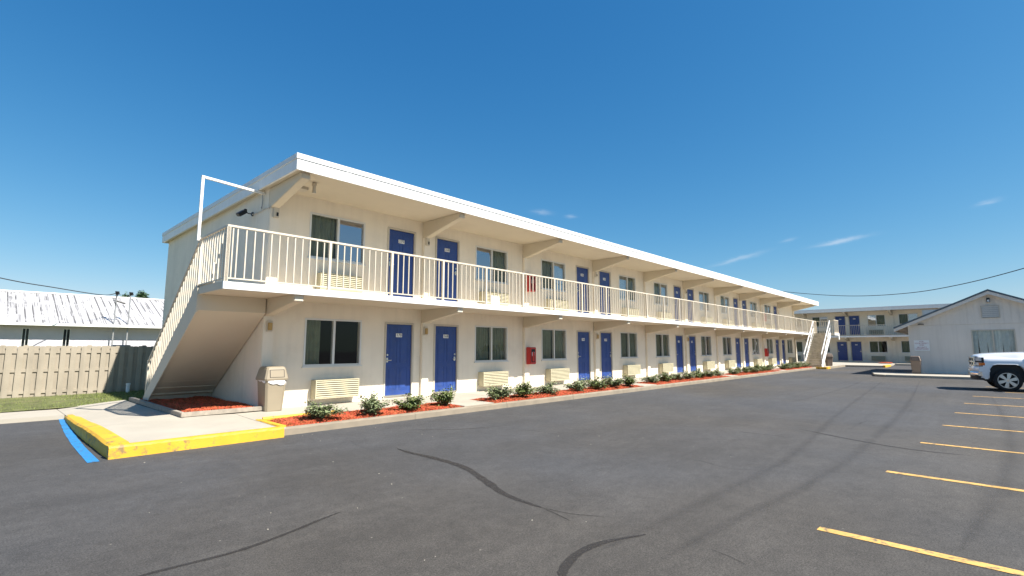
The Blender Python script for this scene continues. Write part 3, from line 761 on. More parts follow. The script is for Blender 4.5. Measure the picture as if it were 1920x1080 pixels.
# end-wall strip under the roof, wall lamps, soffit fittings
for k, px in enumerate(PX[:7]):
    for z, on in ((2.13, k % 2 == 1 or k == 0), (4.88, k % 2 == 1 or k == 0)):
        if not on: continue
        px_ = px - (.03 if k else -.0); 
        b = MB().box(px_-.07, px_+.07, -.16, -.101, z-.13, z+.13); o = b.build('wall_lamp', 'rail', m1, bevel=.012)
        MB().box(px_-.05, px_+.05, -.19, -.161, z-.10, z+.08).build('lamp_cover', 'brass', o, bevel=.01) if z < 3 else MB().box(px_+.0, px_+.045, -.18, -.161, z-.09, z+.0).build('lamp_cover', 'plastic', o, bevel=.005)
b = MB().tube([(.55, -1.2, 5.455), (.55, -1.2, 5.40)], .06, 12); b.tube([(.55, -1.2, 5.40), (.55, -1.2, 5.22)], [.035, .05], 12)
b.build('soffit_lamp', 'rail', m1)
MB().box(.35, .62, -.75, -.5, 5.42, 5.488).build('soffit_vent', 'trim', m1)
# conduit from the lamp box to the flood light on the end wall
MB().tube([(.0, -.06, 4.96), (-.03, -.12, 4.97), (-.03, .1, 4.99), (-.03, .5, 4.97), (-.03, .95, 5.0)], .011, 6).build('conduit', 'trim', m1)
# beam carrying the stair landing
MB().box(-1.33, -.004, -.13, .13, 2.38, SLB-.003).build('landing_beam', 'soffit', m1, bevel=.012)

MB().box(7.33, 7.72, -.290, -.272, 3.09, 3.40).build('white_panel', 'plate', m1, bevel=.003)  # plain white rectangle over part of an upper air conditioner grille
MB().box(1.0, 1.11, -1.8855, -1.8802, 5.51, 5.69).build('fascia_patch', 'flash', m1)
# ------------------------------------------------------------------ left staircase
st = thing('staircase', 'beige concrete outdoor stairs with railing at the left end of the motel', 'stairs', (0, 0, 0))
XO, XI = -1.42, -.02
s = MB().box(XO+.06, XI+.01, -1.719, .05, SLB+.002, SLT-.006); s.build('landing', 'soffit', st)
s = MB().box(XO, XO+.06, -1.72, .05, SLB-.012, SLT); s.build('landing_edge', 'soffit', st, bevel=.004)
NS = 15; rise = (SLT - .275) / NS; run = 3.95 / NS; Y0 = -.14
top = lambda y: SLT - (y - Y0) * rise / run
waist = [(Y0-.10, top(Y0-.10)-.43+.0), (Y0+.02, top(Y0+.02)-rise-.03), (Y0+3.95, .30), (Y0+3.95+.05, .25), (Y0+3.35, .25)]
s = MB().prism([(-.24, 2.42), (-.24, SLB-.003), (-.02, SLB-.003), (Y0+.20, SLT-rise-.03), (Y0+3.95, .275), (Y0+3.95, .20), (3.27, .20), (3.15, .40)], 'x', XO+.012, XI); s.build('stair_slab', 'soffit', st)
# stringer face a bit proud
s = MB().prism([(-.24, 2.38), (-.24, SLT-.006), (.05, SLT-.006), (Y0+.35, SLT-rise-.02), (Y0+3.95, .32), (Y0+3.95, .19), (3.35, .19), (3.15, .355)], 'x', XO-.02, XO+.0115); s.build('stringer', 'soffit', st)
for i in range(NS):
    zt_ = SLT - rise * (i + 1) + .0; y0 = Y0 + run * i
    if i == NS - 1: continue
    MB().box(XO+.0118, XI-.003, y0, y0 + run + .02, zt_ - rise - .015, zt_).build('step', 'tread', st, bevel=.006)
XR = XO + .04
rl = MB(); zt = 4.03
rl.box(XR-.025, XR+.025, -1.714, -.06, zt-.045, zt); rl.box(XR-.012, XR+.012, -1.714, -.06, SLT+.055, SLT+.085)
rs = rl.build('landing_rail', 'rail', st, bevel=.004)
inst(post1, 'post', rs, (XR, -.04, 0)); inst(post1, 'post', rs, (XR, -1.74, 0))
for i in range(1, 11): inst(bal1, 'baluster', rs, (XR, -1.74 + 1.7*i/11, 0))
ya, yb = -.01, 3.78; za, zb_ = zt - .02, 1.27
sl = (zb_ - za) / (yb - ya)
rl = MB().bar((XR, ya, za), (XR, yb, zb_), .05, .05); rl.bar((XR, ya, za-.98), (XR, yb, zb_-.98+.02), .024, .03)
rs2 = rl.build('stair_rail', 'rail', st, bevel=.004)
balL = None; n = 24
for i in range(1, n):
    y = ya + (yb-ya)*i/n; z = za + sl*(y-ya)
    if balL is None:
        balL = MB().box(-.011, .011, -.011, .011, -.99, -.02).build('baluster', 'rail', rs2, loc=(XR, y, z))
    else: inst(balL, 'baluster', rs2, (XR, y, z))
MB().box(XR-.03, XR+.03, yb-.03, yb+.03, .24, 1.30).build('post', 'rail', rs2)
MB().bar((XO+.35, -.02, SLT), (XO+.42, .3, 3.55), .03).build('rail_shadow_bar', 'trim', st)  # handrail shadow modelled as a slanting bar behind the rail

# white pipe frame on the landing corner
pf = thing('corner_pipework', 'white square-tube frame rising from the stair rail to the motel end wall', 'frame', (-1.44, -.02, 3.9))
MB().box(-.028, .028, -.028, .028, .05, 1.49).build('upright', 'fascia', pf, bevel=.004)
MB().bar((-.028, 0, 1.50), (1.43, .30, 1.50), .055, .055).build('arm', 'fascia', pf, bevel=.004)
MB().tube([(1.39, .32, 1.55), (1.405, .33, 1.35), (1.40, .34, 1.15), (1.385, .28, 1.10), (1.35, .24, 1.14)], .012, 6).build('hook', 'pole', pf)

# flood light
fl_ = thing('flood_light', 'small black flood light on an arm fixed to the motel end wall', 'flood light', (0, 1.0, 5.02))
MB().tube([(-.002, 0, 0), (-.03, 0, 0)], .055, 14).build('wall_plate', 'black', fl_)
MB().tube([(-.03, 0, 0), (-.12, 0, .0), (-.16, 0, .03)], .014, 8).build('arm', 'black', fl_)
h = MB().box(-.12, .10, -.09, .09, -.05, .045); h.build('lamp_head', 'black', fl_, bevel=.015, loc=(-.27, -.02, -.02), rot=(R(10), R(-38), 0))
MB().box(-.03, .04, -.03, .03, .03, .10).build('sensor', 'black', fl_, bevel=.01, loc=(-.19, 0, .0))

# ------------------------------------------------------------------ fire cabinets
def cabinet(x, z, y, label):
    t = thing('fire_extinguisher_cabinet', label, 'fire cabinet', (x, y, z), group='red fire extinguisher cabinets')
    MB().box(-.17, .17, -.19, 0, 0, .62).build('case', 'red', t, bevel=.012)
    f = MB(); f.box(-.15, .15, -.205, -.191, .03, .07); f.box(-.15, .15, -.205, -.191, .55, .59); f.box(-.15, -.11, -.205, -.191, .07, .55); f.box(.11, .15, -.205, -.191, .07, .55)
    f.build('door_frame', 'red', t)
    MB().box(-.11, .11, -.197, -.1905, .07, .55).build('pane', 'dark', t)
    MB().tube([(0, -.199, .10), (0, -.199, .42), (0, -.199, .46)], [.05, .05, .02], 10).build('extinguisher', 'red', t)
    MB().box(-.07, .07, -.208, -.206, .30, .44).build('notice', 'plate', t)
    return t
cabinet(9.50, 1.03, -.102, 'red fire extinguisher cabinet on the ground-floor pilaster nearest the corner')
cabinet(9.50, 3.72, -.102, 'red fire extinguisher cabinet behind the balcony railing nearest the corner')
cabinet(37.45, .98, -.102, 'red fire extinguisher cabinet at ground level towards the far stairs')
cabinet(37.45, 3.70, -.102, 'red fire extinguisher cabinet on the balcony level towards the far stairs')

# ------------------------------------------------------------------ litter bins
def litter_bin(label, x, y, z, rz, m='tan', liner=True):
    t = thing('litter_bin', label, 'bin', (x, y, z), rz, 'square litter bins with hooded lids')
    def loft(secs, name, mm, bevel=.0, smooth=False, par=t):
        b = MB()
        for (zz, w, d, oy) in secs:
            c = .035
            ring = [(-w+c,-d),(w-c,-d),(w,-d+c),(w,d-c),(w-c,d),(-w+c,d),(-w,d-c),(-w,-d+c)]
            b.v += [(p[0], p[1]+oy, zz) for p in ring]
        for k in range(len(secs)-1):
            for j in range(8): a = k*8; b.f.append((a+j, a+(j+1)%8, a+8+(j+1)%8, a+8+j))
        b.f.append(tuple(range(8))[::-1]); b.f.append(tuple((len(secs)-1)*8+j for j in range(8)))
        return b.build(name, mm, par)
    loft([(0, .185, .185, 0), (.02, .195, .195, 0), (.66, .235, .235, 0), (.70, .24, .24, 0)], 'body', m)
    for s in (-1, 1):
        MB().prism([(s*.165-.005, -.201), (s*.165+.005, -.201), (s*.198+.005, -.246), (s*.198-.005, -.246)], 'z', .03, .03) if False else None
    MB().bar((-.150, -.1955, .03), (-.185, -.236, .66), .012, .008).build('rib', m, t)
    MB().bar((.150, -.1955, .03), (.185, -.236, .66), .012, .008).build('rib', m, t)
    if liner:
        b = MB(); n = 40
        for i in range(n):
            a = 2*math.pi*i/n; cx, sy = math.cos(a), math.sin(a); k = .248 / max(abs(cx), abs(sy)); k = min(k, .30)
            drop = .10 + .05*math.sin(a*1.0 + 2.2) + .012*math.sin(a*9)
            r1 = k + .004*math.sin(a*17)
            b.v += [(cx*r1, sy*r1, .735), (cx*(r1+.012), sy*(r1+.012), .735-drop*.5), (cx*(r1+.002), sy*(r1+.002), .735-drop)]
        for i in range(n):
            j = (i+1) % n
            for q in (0, 1): b.f.append((i*3+q, j*3+q, j*3+q+1, i*3+q+1))
        b.build('liner', 'liner', t, smooth=True)
    lid = loft([(.70, .262, .262, 0), (.735, .268, .268, 0), (.93, .225, .232, 0), (.985, .205, .215, .0), (1.005, .17, .18, 0)], 'lid', m)
    # hooded opening: sloped frame with a swing flap on the front
    f = MB(); y_at = lambda z: -(.268 - (z-.735)*(.036/.195))
    za, zb = .765, .935
    def fq(xa, xb, z0_, z1_, off, mm, nm):
        o = MB(); o.v = [(xa, y_at(z0_)-off, z0_), (xb, y_at(z0_)-off, z0_), (xb, y_at(z1_)-off, z1_), (xa, y_at(z1_)-off, z1_), (xa, y_at(z0_)+.03, z0_), (xb, y_at(z0_)+.03, z0_), (xb, y_at(z1_)+.03, z1_), (xa, y_at(z1_)+.03, z1_)]
        o.f = [(0,1,2,3),(7,6,5,4),(0,4,5,1),(1,5,6,2),(2,6,7,3),(3,7,4,0)]
        return o.build(nm, mm, lid)
    fq(-.165, .165, za, zb, .006, 'dark', 'opening')
    fq(-.155, .150, za+.006, zb-.01, .010, m, 'flap')
    return t
litter_bin('tan litter bin with a clear liner beside the left stairs', .16, -.37, walk_z(.16, -.37), R(3))
litter_bin('brown-grey litter bin at the corner of the gabled building', 33.3, -9.52, .15, R(-90), 'tan_dark', False)
litter_bin('brownish litter bin beside the foot of the far stairs', 43.7, -3.12, .17, R(-60), 'tan_dark', False)

# ------------------------------------------------------------------ shrubs
def make_shrub(seed, leaves, flowers, m):
    rnd = random.Random(seed)
    t = thing('shrub', None, None, (0, 0, -50))
    lf = MB(); fl = MB(); sm = MB(); tips = []
    for k in range(14):
        a = rnd.uniform(0, 6.28); tilt = rnd.uniform(.15, 1.25); h = rnd.uniform(.20, .44)
        ex = math.cos(a)*math.sin(tilt)*h*.95; ey = math.sin(a)*math.sin(tilt)*h*.95; ez = math.cos(tilt)*h + .05
        sm.tube([(0, 0, 0), (ex*.4, ey*.4, ez*.5), (ex, ey, ez)], [.009, .006, .003], 4, cap=False); tips.append((ex, ey, ez))
    for k in range(leaves):
        c = rnd.choice(tips); f = rnd.uniform(.35, 1.05)
        x, y, z = c[0]*f + rnd.gauss(0, .045), c[1]*f + rnd.gauss(0, .045), max(.02, c[2]*f + rnd.gauss(0, .035))
        l = rnd.uniform(.020, .036); w = l*.55
        mm = Matrix.Translation((x, y, z)) @ Matrix.Rotation(rnd.uniform(0, 6.28), 4, 'Z') @ Matrix.Rotation(rnd.uniform(-1.1, .5), 4, 'Y') @ Matrix.Rotation(rnd.uniform(-.8, .8), 4, 'X')
        lf.quad(*[mm @ Vector(p) for p in ((-l, 0, 0), (0, -w, .004), (l, 0, -.003), (0, w, .004))])
    for k in range(flowers):
        c = rnd.choice(tips); x, y, z = c[0]*1.05 + rnd.gauss(0, .04), c[1]*1.05 + rnd.gauss(0, .04), c[2]*1.05 + rnd.gauss(0, .03)
        r = rnd.uniform(.010, .018)
        for q in range(4):
            a = q*1.57 + rnd.random(); fl.quad((x, y, z), (x + r*math.cos(a), y + r*math.sin(a), z + r*.5), (x + r*1.3*math.cos(a+.6), y + r*1.3*math.sin(a+.6), z + r*.2))
    lf.build('foliage', m, t, fix=False)['kind'] = 'stuff'; sm.build('stems', 'stem', t, fix=False, smooth=True)
    if flowers: fl.build('flowers', 'petal', t, fix=False)['kind'] = 'stuff'
    return t
protos = [make_shrub(s, n, f, m) for s, n, f, m in ((1, 1500, 26, 'leaf2'), (2, 1500, 14, 'leaf2'), (3, 1700, 6, 'leaf'), (4, 1300, 10, 'leaf'), (5, 1500, 34, 'leaf2'), (6, 1400, 2, 'leaf'))]
used = set()
def shrub(pi, x, y, z, s, label):
    if pi in used: o = copy_tree(protos[pi])
    else: o = protos[pi]; used.add(pi)
    o.location = (x, y, z); o.rotation_euler = (0, 0, random.uniform(0, 6.28)); o.scale = (s*1.12, s*1.12, s*random.uniform(.68, .92))
    o['label'] = label; o['group'] = 'shrubs in the red mulch beds'; o['category'] = 'shrub'
near_bed = [(0, .34, 'grey-green flowering shrub nearest the yellow kerb'), (1, 1.55, 'grey-green shrub under the first ground-floor air conditioner'), (2, 2.6, 'dense dark green shrub in front of the first blue door'), (3, 3.72, 'loose green shrub at the far end of the nearest mulch bed')]
for pi, x, l in near_bed: shrub(pi, x, -2.36, HB[0](x, -2.36), 1.12, l)
b2 = [(4, 5.55, 'whitish flowering shrub, first in the second mulch bed'), (5, 6.6, 'green shrub, second in the second mulch bed'), (0, 7.85, 'small flowering shrub, third in the second mulch bed'), (4, 9.42, 'spreading pale shrub below the red fire cabinet'), (2, 10.5, 'dense shrub in the middle of the second mulch bed'), (1, 11.55, 'bushy shrub, second from the end of the second mulch bed'), (3, 12.75, 'dark green shrub at the far end of the second mulch bed')]
for pi, x, l in b2: shrub(pi, x, -2.32, HB[1](x, -2.32), random.uniform(1.05, 1.25), l)
nth = ['first', 'second', 'third', 'fourth', 'fifth', 'sixth', 'seventh', 'eighth', 'ninth']
for bi, (nm, cnt) in enumerate((('third', 7), ('fourth', 8), ('fifth', 7))):
    a, b_ = edges[2+bi]
    for k in range(cnt):
        x = a + .7 + (b_ - a - 1.3) * k / (cnt - 1) + random.uniform(-.15, .15)
        shrub((k*2 + bi) % 6, x, -2.2 + random.uniform(-.08, .08), HB[2+bi](x, -2.2), random.uniform(.95, 1.25), 'leafy green shrub, %s from the left in the %s mulch bed' % (nth[k], nm))

# ------------------------------------------------------------------ fence
fn = thing('board_fence', 'tan wooden board-on-board fence behind the grass strip', 'fence', (0, 9.0, 0))
bd = None; rnd = random.Random(4)
def dog_ear(w, z0, z1): return [(-w, z0), (w, z0), (w, z1-.03), (w-.025, z1), (-w+.025, z1), (-w, z1-.03)]
src = []
for v in range(4):
    h = 1.69 + rnd.uniform(-.015, .015)
    o = MB().prism(dog_ear(.072 + rnd.uniform(-.003, .003), .13, h), 'y', -.009, .009)
    src.append(o)
protosb = []
x = -.12; k = 0
while x > -16:
    for yy, xx in ((-.034, x), (.016, x - .124)):
        if k < 8: o = src[k % 4].build('board', 'fence', fn, bevel=.002, loc=(xx, yy, 0)); protosb.append(o)
        else: o = inst(protosb[k % 4], 'board', fn, (xx, yy, 0))
        o.rotation_euler = (0, rnd.uniform(-.006, .006), 0); o.location.z = rnd.uniform(-.012, .012); k += 1
    x -= .248
for z in (.28, .93, 1.50): MB().box(-16.2, -.02, -.0245, .0065, z-.045, z+.045).build('rail', 'fence', fn)
for k in range(7): MB().box(-.2-2.4*k-.045, -.2-2.4*k+.045, .026, .08, .05, 1.62).build('post', 'fence', fn)
pp = thing('pipe_stub', 'short white capped pipe standing in the grass by the fence', 'pipe', (-.93, 8.6, .1))
MB().tube([(0, 0, 0), (0, 0, .30)], .055, 14).build('pipe', 'fascia', pp); MB().tube([(0, 0, .30), (0, 0, .35)], .065, 14).build('cap', 'fascia', pp)

# ------------------------------------------------------------------ white building behind the fence
WY = 22
wb = thing('white_building', 'low white building with a streaked metal roof behind the fence', 'building', (0, WY, 0))
wins = [(-2.98, -2.70), (-1.47, -1.17), (-6.9, -6.6), (-10.2, -9.9), (-13.5, -13.2)]
wall_with_openings(-26, 12, 0, 2.80, [(a, b_, 1.25, 2.62) for a, b_ in wins], 0, .2).build('wall', 'white', wb, fix=False)
MB().box(-26, -25.8, .2, 9, 0, 2.8).box(11.8, 12, .2, 9, 0, 2.8).box(-25.8, 11.8, 8.8, 9, 0, 2.8).build('back_walls', 'white', wb)
# block courses: shallow bond lines as proud blocks
bk = MB()
for r in range(14):
    z = .1 + .2*r
    for c in range(95):
        x0_ = -26 + .4*c + (.2 if r % 2 else 0); x1_ = x0_ + .39
        if x1_ > 12: continue
        if any(x1_ > a-.03 and x0_ < b_+.03 and z+.19 > 1.22 and z < 2.65 for a, b_ in wins): continue
        bk.quad((x0_, -.006, z), (x1_, -.006, z), (x1_, -.006, z+.19), (x0_, -.006, z+.19)); 
bo = bk.build('wall_blocks', 'white', wb, fix=False); bo['kind'] = 'stuff'
for a, b_ in wins:
    f = MB(); f.box(a, a+.03, -.02, .1, 1.25, 2.62); f.box(b_-.03, b_, -.02, .1, 1.25, 2.62); f.box(a+.03, b_-.03, -.02, .1, 2.58, 2.62); f.box((a+b_)/2-.012, (a+b_)/2+.012, 0, .08, 1.25, 2.58)
    w = f.build('window', 'frame', wb); MB().box(a+.03, b_-.03, .04, .046, 1.25, 2.58).build('pane', 'glass', w)
    MB().box(a+.03, b_-.03, .15, .16, 1.25, 2.58).build('blind', 'interior', w)
# metal roof panels with raised seams
ez, rz_, ey, ry = 2.86, 4.74, -.48, 4.5
sl_ = (rz_ - ez) / (ry - ey)
PW = .92
proto_p = None
x = -26.3; k = 0
while x < 12:
    if proto_p is None:
        b = MB(); b.v = [(0.003, ey, ez), (PW-.003, ey, ez), (PW-.003, ry, rz_), (.003, ry, rz_), (0.003, ey, ez-.02), (PW-.003, ey, ez-.02), (PW-.003, ry, rz_-.02), (.003, ry, rz_-.02)]
        b.f = [(0,1,2,3),(7,6,5,4),(0,4,5,1),(1,5,6,2),(2,6,7,3),(3,7,4,0)]
        for q in (0, .305, .61):
            w = .012
            b.quad((q+.01, ey-.01, ez), (q+.01+w*2, ey-.01, ez), (q+.01+w*2, ry, rz_), (q+.01, ry, rz_)) if False else None
            i = len(b.v); b.v += [(q+.01, ey, ez), (q+.022, ey, ez+.022), (q+.034, ey, ez), (q+.01, ry, rz_), (q+.022, ry, rz_+.022), (q+.034, ry, rz_)]
            b.f += [(i, i+1, i+4, i+3), (i+1, i+2, i+5, i+4), (i, i+2, i+1)]
        proto_p = b.build('roof_panel', 'roofmetal', wb, loc=(x, 0, 0))
    else: inst(proto_p, 'roof_panel', wb, (x, 0, 0))
    x += PW; k += 1
b = MB(); b.v = [(-26.3, ry+.001, rz_), (x, ry+.001, rz_), (x, 9.5, ez), (-26.3, 9.5, ez)]; b.f = [(0,1,2,3)]; b.build('back_roof', 'roofmetal', wb, fix=False)
MB().prism([(ry-.18, rz_-.035), (ry, rz_+.05), (ry+.18, rz_-.035), (ry, rz_+.03)], 'x', -26.3, x).build('ridge_cap', 'fascia', wb)
MB().box(-26.3, x, ey-.10, ey-.005, ez-.14, ez-.01).build('gutter', 'fascia', wb, bevel=.01)
MB().box(-26.3, x, ey-.004, .0, ez-.14, ez-.10).build('eave_soffit', 'white', wb)
b = MB().prism([(.2, 2.8), (8.8, 2.8), (4.5, 4.6)], 'x', 11.82, 11.98); b.build('gable_wall', 'white', wb)

def mast(x, label, box):
    t = thing('service_mast', label, 'mast', (x, WY-.33, 0))
    MB().tube([(0, 0, 0), (0, 0, 4.55)], .035, 8).build('pole', 'pole', t)
    MB().tube([(0, 0, 4.5), (-.03, -.03, 4.66), (.05, -.04, 4.64), (.09, -.05, 4.5)], [.05, .06, .06, .045], 8).build('weather_head', 'black', t)
    if box:
        for q in range(4): MB().tube([(.05, -.04, 4.5-.02*q), (-.18+.05*q, -.05, 4.35-.04*q), (-.10, -.05, 4.1), (.0, -.04, 3.9+.05*q)], .008, 4).build('loose_wire', 'cable', t)
        MB().tube([(.02, 0, 4.16), (.42, 0, 4.04)], .05, 8).build('cross_tube', 'black', t)
    return t
mast(.52, 'left service mast with looped wires at the white roof eave', True); mast(1.13, 'right plain service mast at the white roof eave', False)
for (x_, z_, s_, lb) in ((-.62, 1.74, .55, 'left dark box unit behind the top of the fence'), (1.05, 1.72, .38, 'right dark box unit behind the top of the fence')):
    u = thing('condenser_unit', lb, 'cooling unit', (x_, 12.3, 0))
    MB().box(-s_/2, s_/2, -.25, .25, .06, z_).build('casing', 'pole', u, bevel=.02); MB().box(-s_/2+.04, s_/2-.04, -.256, -.251, z_-.5, z_-.06).build('grille', 'dark', u)

def wire(name, pts, r, label):
    b = MB(); P = [Vector(p) for p in pts]; out = []
    for i in range(len(P)-1):
        p0 = P[max(i-1,0)]; p1 = P[i]; p2 = P[i+1]; p3 = P[min(i+2,len(P)-1)]
        for k in range(8):
            t = k/8; out.append(.5*((2*p1)+(-p0+p2)*t+(2*p0-5*p1+4*p2-p3)*t*t+(-p0+3*p1-3*p2+p3)*t**3))
    out.append(P[-1]); b.tube(out, r, 6)
    return tag(b.build(name, 'cable', smooth=True), label, 'wire')
wire('overhead_wire', [(-12.0, 12, 5.9), (-8.2, 15, 5.2), (-4.03, 18, 4.59), (-2.21, 19.5, 4.47), (-.22, 21.0, 4.38), (.46, 21.62, 4.55)], .022, 'thin black wire running to the mast on the white roof')
wire('overhead_wire', [(61.5, 12.5, 10.6), (58.5, 7, 8.9), (56, 2.48, 7.72), (53, -3.35, 6.66), (50, -8.09, 6.33), (47, -11.61, 6.50), (44, -15, 7.05), (41, -18.2, 7.85), (36, -23.5, 9.4)], .030, 'black cable sagging across the sky above the far building')

# tree tops beyond the white roof
def far_tree(x, y, h, r, label, seed):
    rnd = random.Random(seed); t = thing('far_tree', label, 'tree', (x, y, 0))
    MB().tube([(0, 0, 0), (.1, 0, h*.5), (0, 0, h*.92)], [.22, .16, .06], 8).build('trunk', 'bark', t)
    b = MB()
    for k in range(1400):
        a = rnd.uniform(0, 6.28); u = rnd.random()**.5*r*(.7+.3*math.sin(3*a+seed)); zz = h - r*.9 + rnd.gauss(0, .35)*r + (r-u)*.6
        c = Vector((math.cos(a)*u, math.sin(a)*u, zz)); s = rnd.uniform(.06, .14)
        mm = Matrix.Translation(c) @ Matrix.Rotation(rnd.uniform(0, 6.28), 4, 'Z') @ Matrix.Rotation(rnd.uniform(-1.2, 1.2), 4, 'X')
        b.quad(*[mm @ Vector(p) for p in ((-s, 0, 0), (0, -s*.4, 0), (s, 0, 0), (0, s*.4, 0))])
    b.build('crown', 'palm', t, fix=False)
far_tree(5.0, 40, 6.25, .55, 'taller treetop just above the white roof ridge', 3)
far_tree(3.9, 40, 5.95, .5, 'lower treetop just above the white roof ridge', 5)

# ------------------------------------------------------------------ far motel building
m2 = thing('motel_building', 'second two-storey motel block in shade across the far end of the lot', 'building', (60, -2.0, 0), R(-90))
half2 = 3.90
C2 = [-2*half2, 0, 2*half2]
PX2 = [ -3*half2, -2*half2, -half2, 0, half2, 2*half2, 3*half2]
motel(m2, -12.5, 12.5, C2, half2, .20, 1.80, 3.34, -12.4, 12.4, 9, first_num=152, near=False, rail_start=-11.4, pil_x=PX2, rng_seed=9)
for c in list(m2.children):
    pass
wc = thing('storage_tub', 'white tub standing on the balcony of the far motel block', 'tub', (58.9, -7.3, 3.0))
MB().box(-.25, .25, -.5, .5, 0, .42).build('tub', 'fascia', wc, bevel=.03); MB().box(-.27, .27, -.52, .52, .421, .47).build('lid', 'fascia', wc, bevel=.015)
# walk and planting in front of it
sheet('concrete_slab', lambda u, v: (47.91 + 10.3 * u, -6.2 + 12 * v), 8, 8, 'concrete', walk, thick=.2)
sheet('concrete_slab', lambda u, v: (55.2 + 4.7 * u, -24 + 17.7 * v), 8, 8, 'concrete', walk, thick=.2)
kerb_piece(47.92, 51.5, -6.4, -6.22, .17, 'yellow', kerb)
bed(55.3, 57.2, -6.0, -5.0, 500, label='small mulch patch in front of the far motel block', base=.24)

# ------------------------------------------------------------------ far staircase (rises away from the camera to a landing)
fs = thing('staircase', 'far concrete stairs with white rails joining the balcony end', 'stairs', (0, 0, 0))
SX0, SX1, SY0, SY1 = 41.15, 45.05, -3.15, -1.88
n = 15; r_ = (SLT - .17) / n; t_ = (SX1 - SX0) / n
stp = None
for i in range(n):
    if stp is None: stp = MB().box(0, t_ + .03, SY0+.05, SY1-.05, -r_+.004, 0).build('step', 'tread', fs, bevel=.01, loc=(SX0, 0, .17 + r_))
    else: inst(stp, 'step', fs, (SX0 + t_*i, 0, .17 + r_*(i+1)))
for y in (SY0, SY1-.05):
    MB().prism([(SX0-.1, .12), (SX0+.25, .12), (SX1, SLT-.28), (SX1, SLT+.02), (SX1-.05, SLT+.02), (SX0-.1, .30)], 'y', y, y+.045).build('stringer', 'fascia', fs)
MB().box(SX1+.002, SX1+1.9, SY0-.25, -1.79, SLB, SLT-.003).build('landing', 'soffit', fs)
MB().box(SX1+.002, SX1+1.9, SY0-.30, SY0-.252, SLB-.05, SLT+.01).build('landing_edge', 'fascia', fs)
MB().box(SX1+1.55, SX1+1.85, SY0-.30, SY0-.26, SLB-.40, SLB-.052).build('landing_fascia_drop', 'fascia', fs)
MB().box(SX1+1.7, SX1+1.85, -1.95, -1.80, .1, SLB-.002).build('landing_post', 'fascia', fs)
for y in (SY0+.02, SY1-.025):
    b = MB().bar((SX0+.05, y, .17+.95), (SX1, y, SLT+1.05), .06, .06); b.bar((SX0+.0, y, .62-.25), (SX1-.1, y, SLT+.42), .045, .045)
    rr = b.build('stair_rail', 'fascia', fs)
    for tt in (0, .33, .66, 1):
        x_ = SX0 + .05 + (SX1-SX0-.05)*tt; z_ = .17 + (SLT-.17)*tt
        MB().box(x_-.025, x_+.025, y-.025, y+.025, z_, z_+.96).build('post', 'fascia', rr)
b = MB(); b.box(SX1, SX1+1.88, SY0-.29, SY0-.25, zt-.05, zt); b.box(SX1, SX1+1.88, SY0-.28, SY0-.26, SLT+.06, SLT+.09); b.box(SX1+1.84, SX1+1.88, SY0-.25, -1.8, zt-.05, zt)
lr = b.build('landing_rail', 'rail', fs)
bs = MB()
for k in range(12): q = SX1 + .08 + .16*k; bs.box(q-.011, q+.011, SY0-.281, SY0-.259, SLT+.01, zt-.05)
for k in range(9): q = SY0 - .12 + .16*k; bs.box(SX1+1.849, SX1+1.871, q-.011, q+.011, SLT+.0, zt-.05)
bo = bs.build('balusters', 'rail', lr); bo['kind'] = 'stuff'

# ------------------------------------------------------------------ gabled building on the right
GX = 34.5
gb = thing('gabled_building', 'single-storey cream building with a low gable at the right edge', 'building', (GX, 0, 0))
yl, yr, yrg = -9.2, -16.66, -12.93; ez_, rg = 3.0, 4.72
b = MB()
wy0, wy1 = -12.04, -13.85
# front wall as cells round the window, gable above
def fq(y0, y1, z0, z1): b.quad((0, y0, z0), (0, y1, z0), (0, y1, z1), (0, y0, z1))
fq(yl, wy0, 0, 2.98); fq(wy1, yr, 0, 2.98); fq(wy0, wy1, 0, 1.0); fq(wy0, wy1, 2.66, 2.98)
for (ya_, yb_, z0_, z1_) in ((wy0, wy1, 1.0, 2.66),):
    b.quad((0, ya_, z0_), (.14, ya_, z0_), (.14, ya_, z1_), (0, ya_, z1_)); b.quad((0, yb_, z0_), (.14, yb_, z0_), (.14, yb_, z1_), (0, yb_, z1_))
    b.quad((0, ya_, z0_), (0, yb_, z0_), (.14, yb_, z0_), (.14, ya_, z0_)); b.quad((0, ya_, z1_), (0, yb_, z1_), (.14, yb_, z1_), (.14, ya_, z1_))
b.build('wall', 'gable', gb)
# vertical boards of the gable: each a board with a small groove
zroof = lambda y: ez_ + (rg - ez_) * (1 - abs(y - yrg) / (yl - yrg)) 
y = yl; k = 0
while y > yr + .01:
    y2 = max(y - .305, yr); a_, c_ = y - .004, y2 + .004
    pts = [(a_, 2.985), (c_, 2.985), (c_, zroof(c_))]
    if a_ > yrg > c_: pts.append((yrg, rg))
    pts.append((a_, zroof(a_)))
    MB().prism(pts, 'x', -.02, -.002).build('siding_board', 'gable', gb); y = y2
MB().prism([(yl, 2.985), (yr, 2.985), (yrg, rg)], 'x', 0.0, .1).build('gable_backing', 'gable', gb)
MB().box(0.001, 10, yl-.15, yl-.001, 0, 2.98).build('side_wall', 'gable', gb); MB().box(.001, 10, yr, yr+.15, 0, 2.98).build('side_wall', 'gable', gb); MB().box(9.85, 10, yr+.15, yl-.15, 0, 4.5).build('back_wall', 'gable', gb)
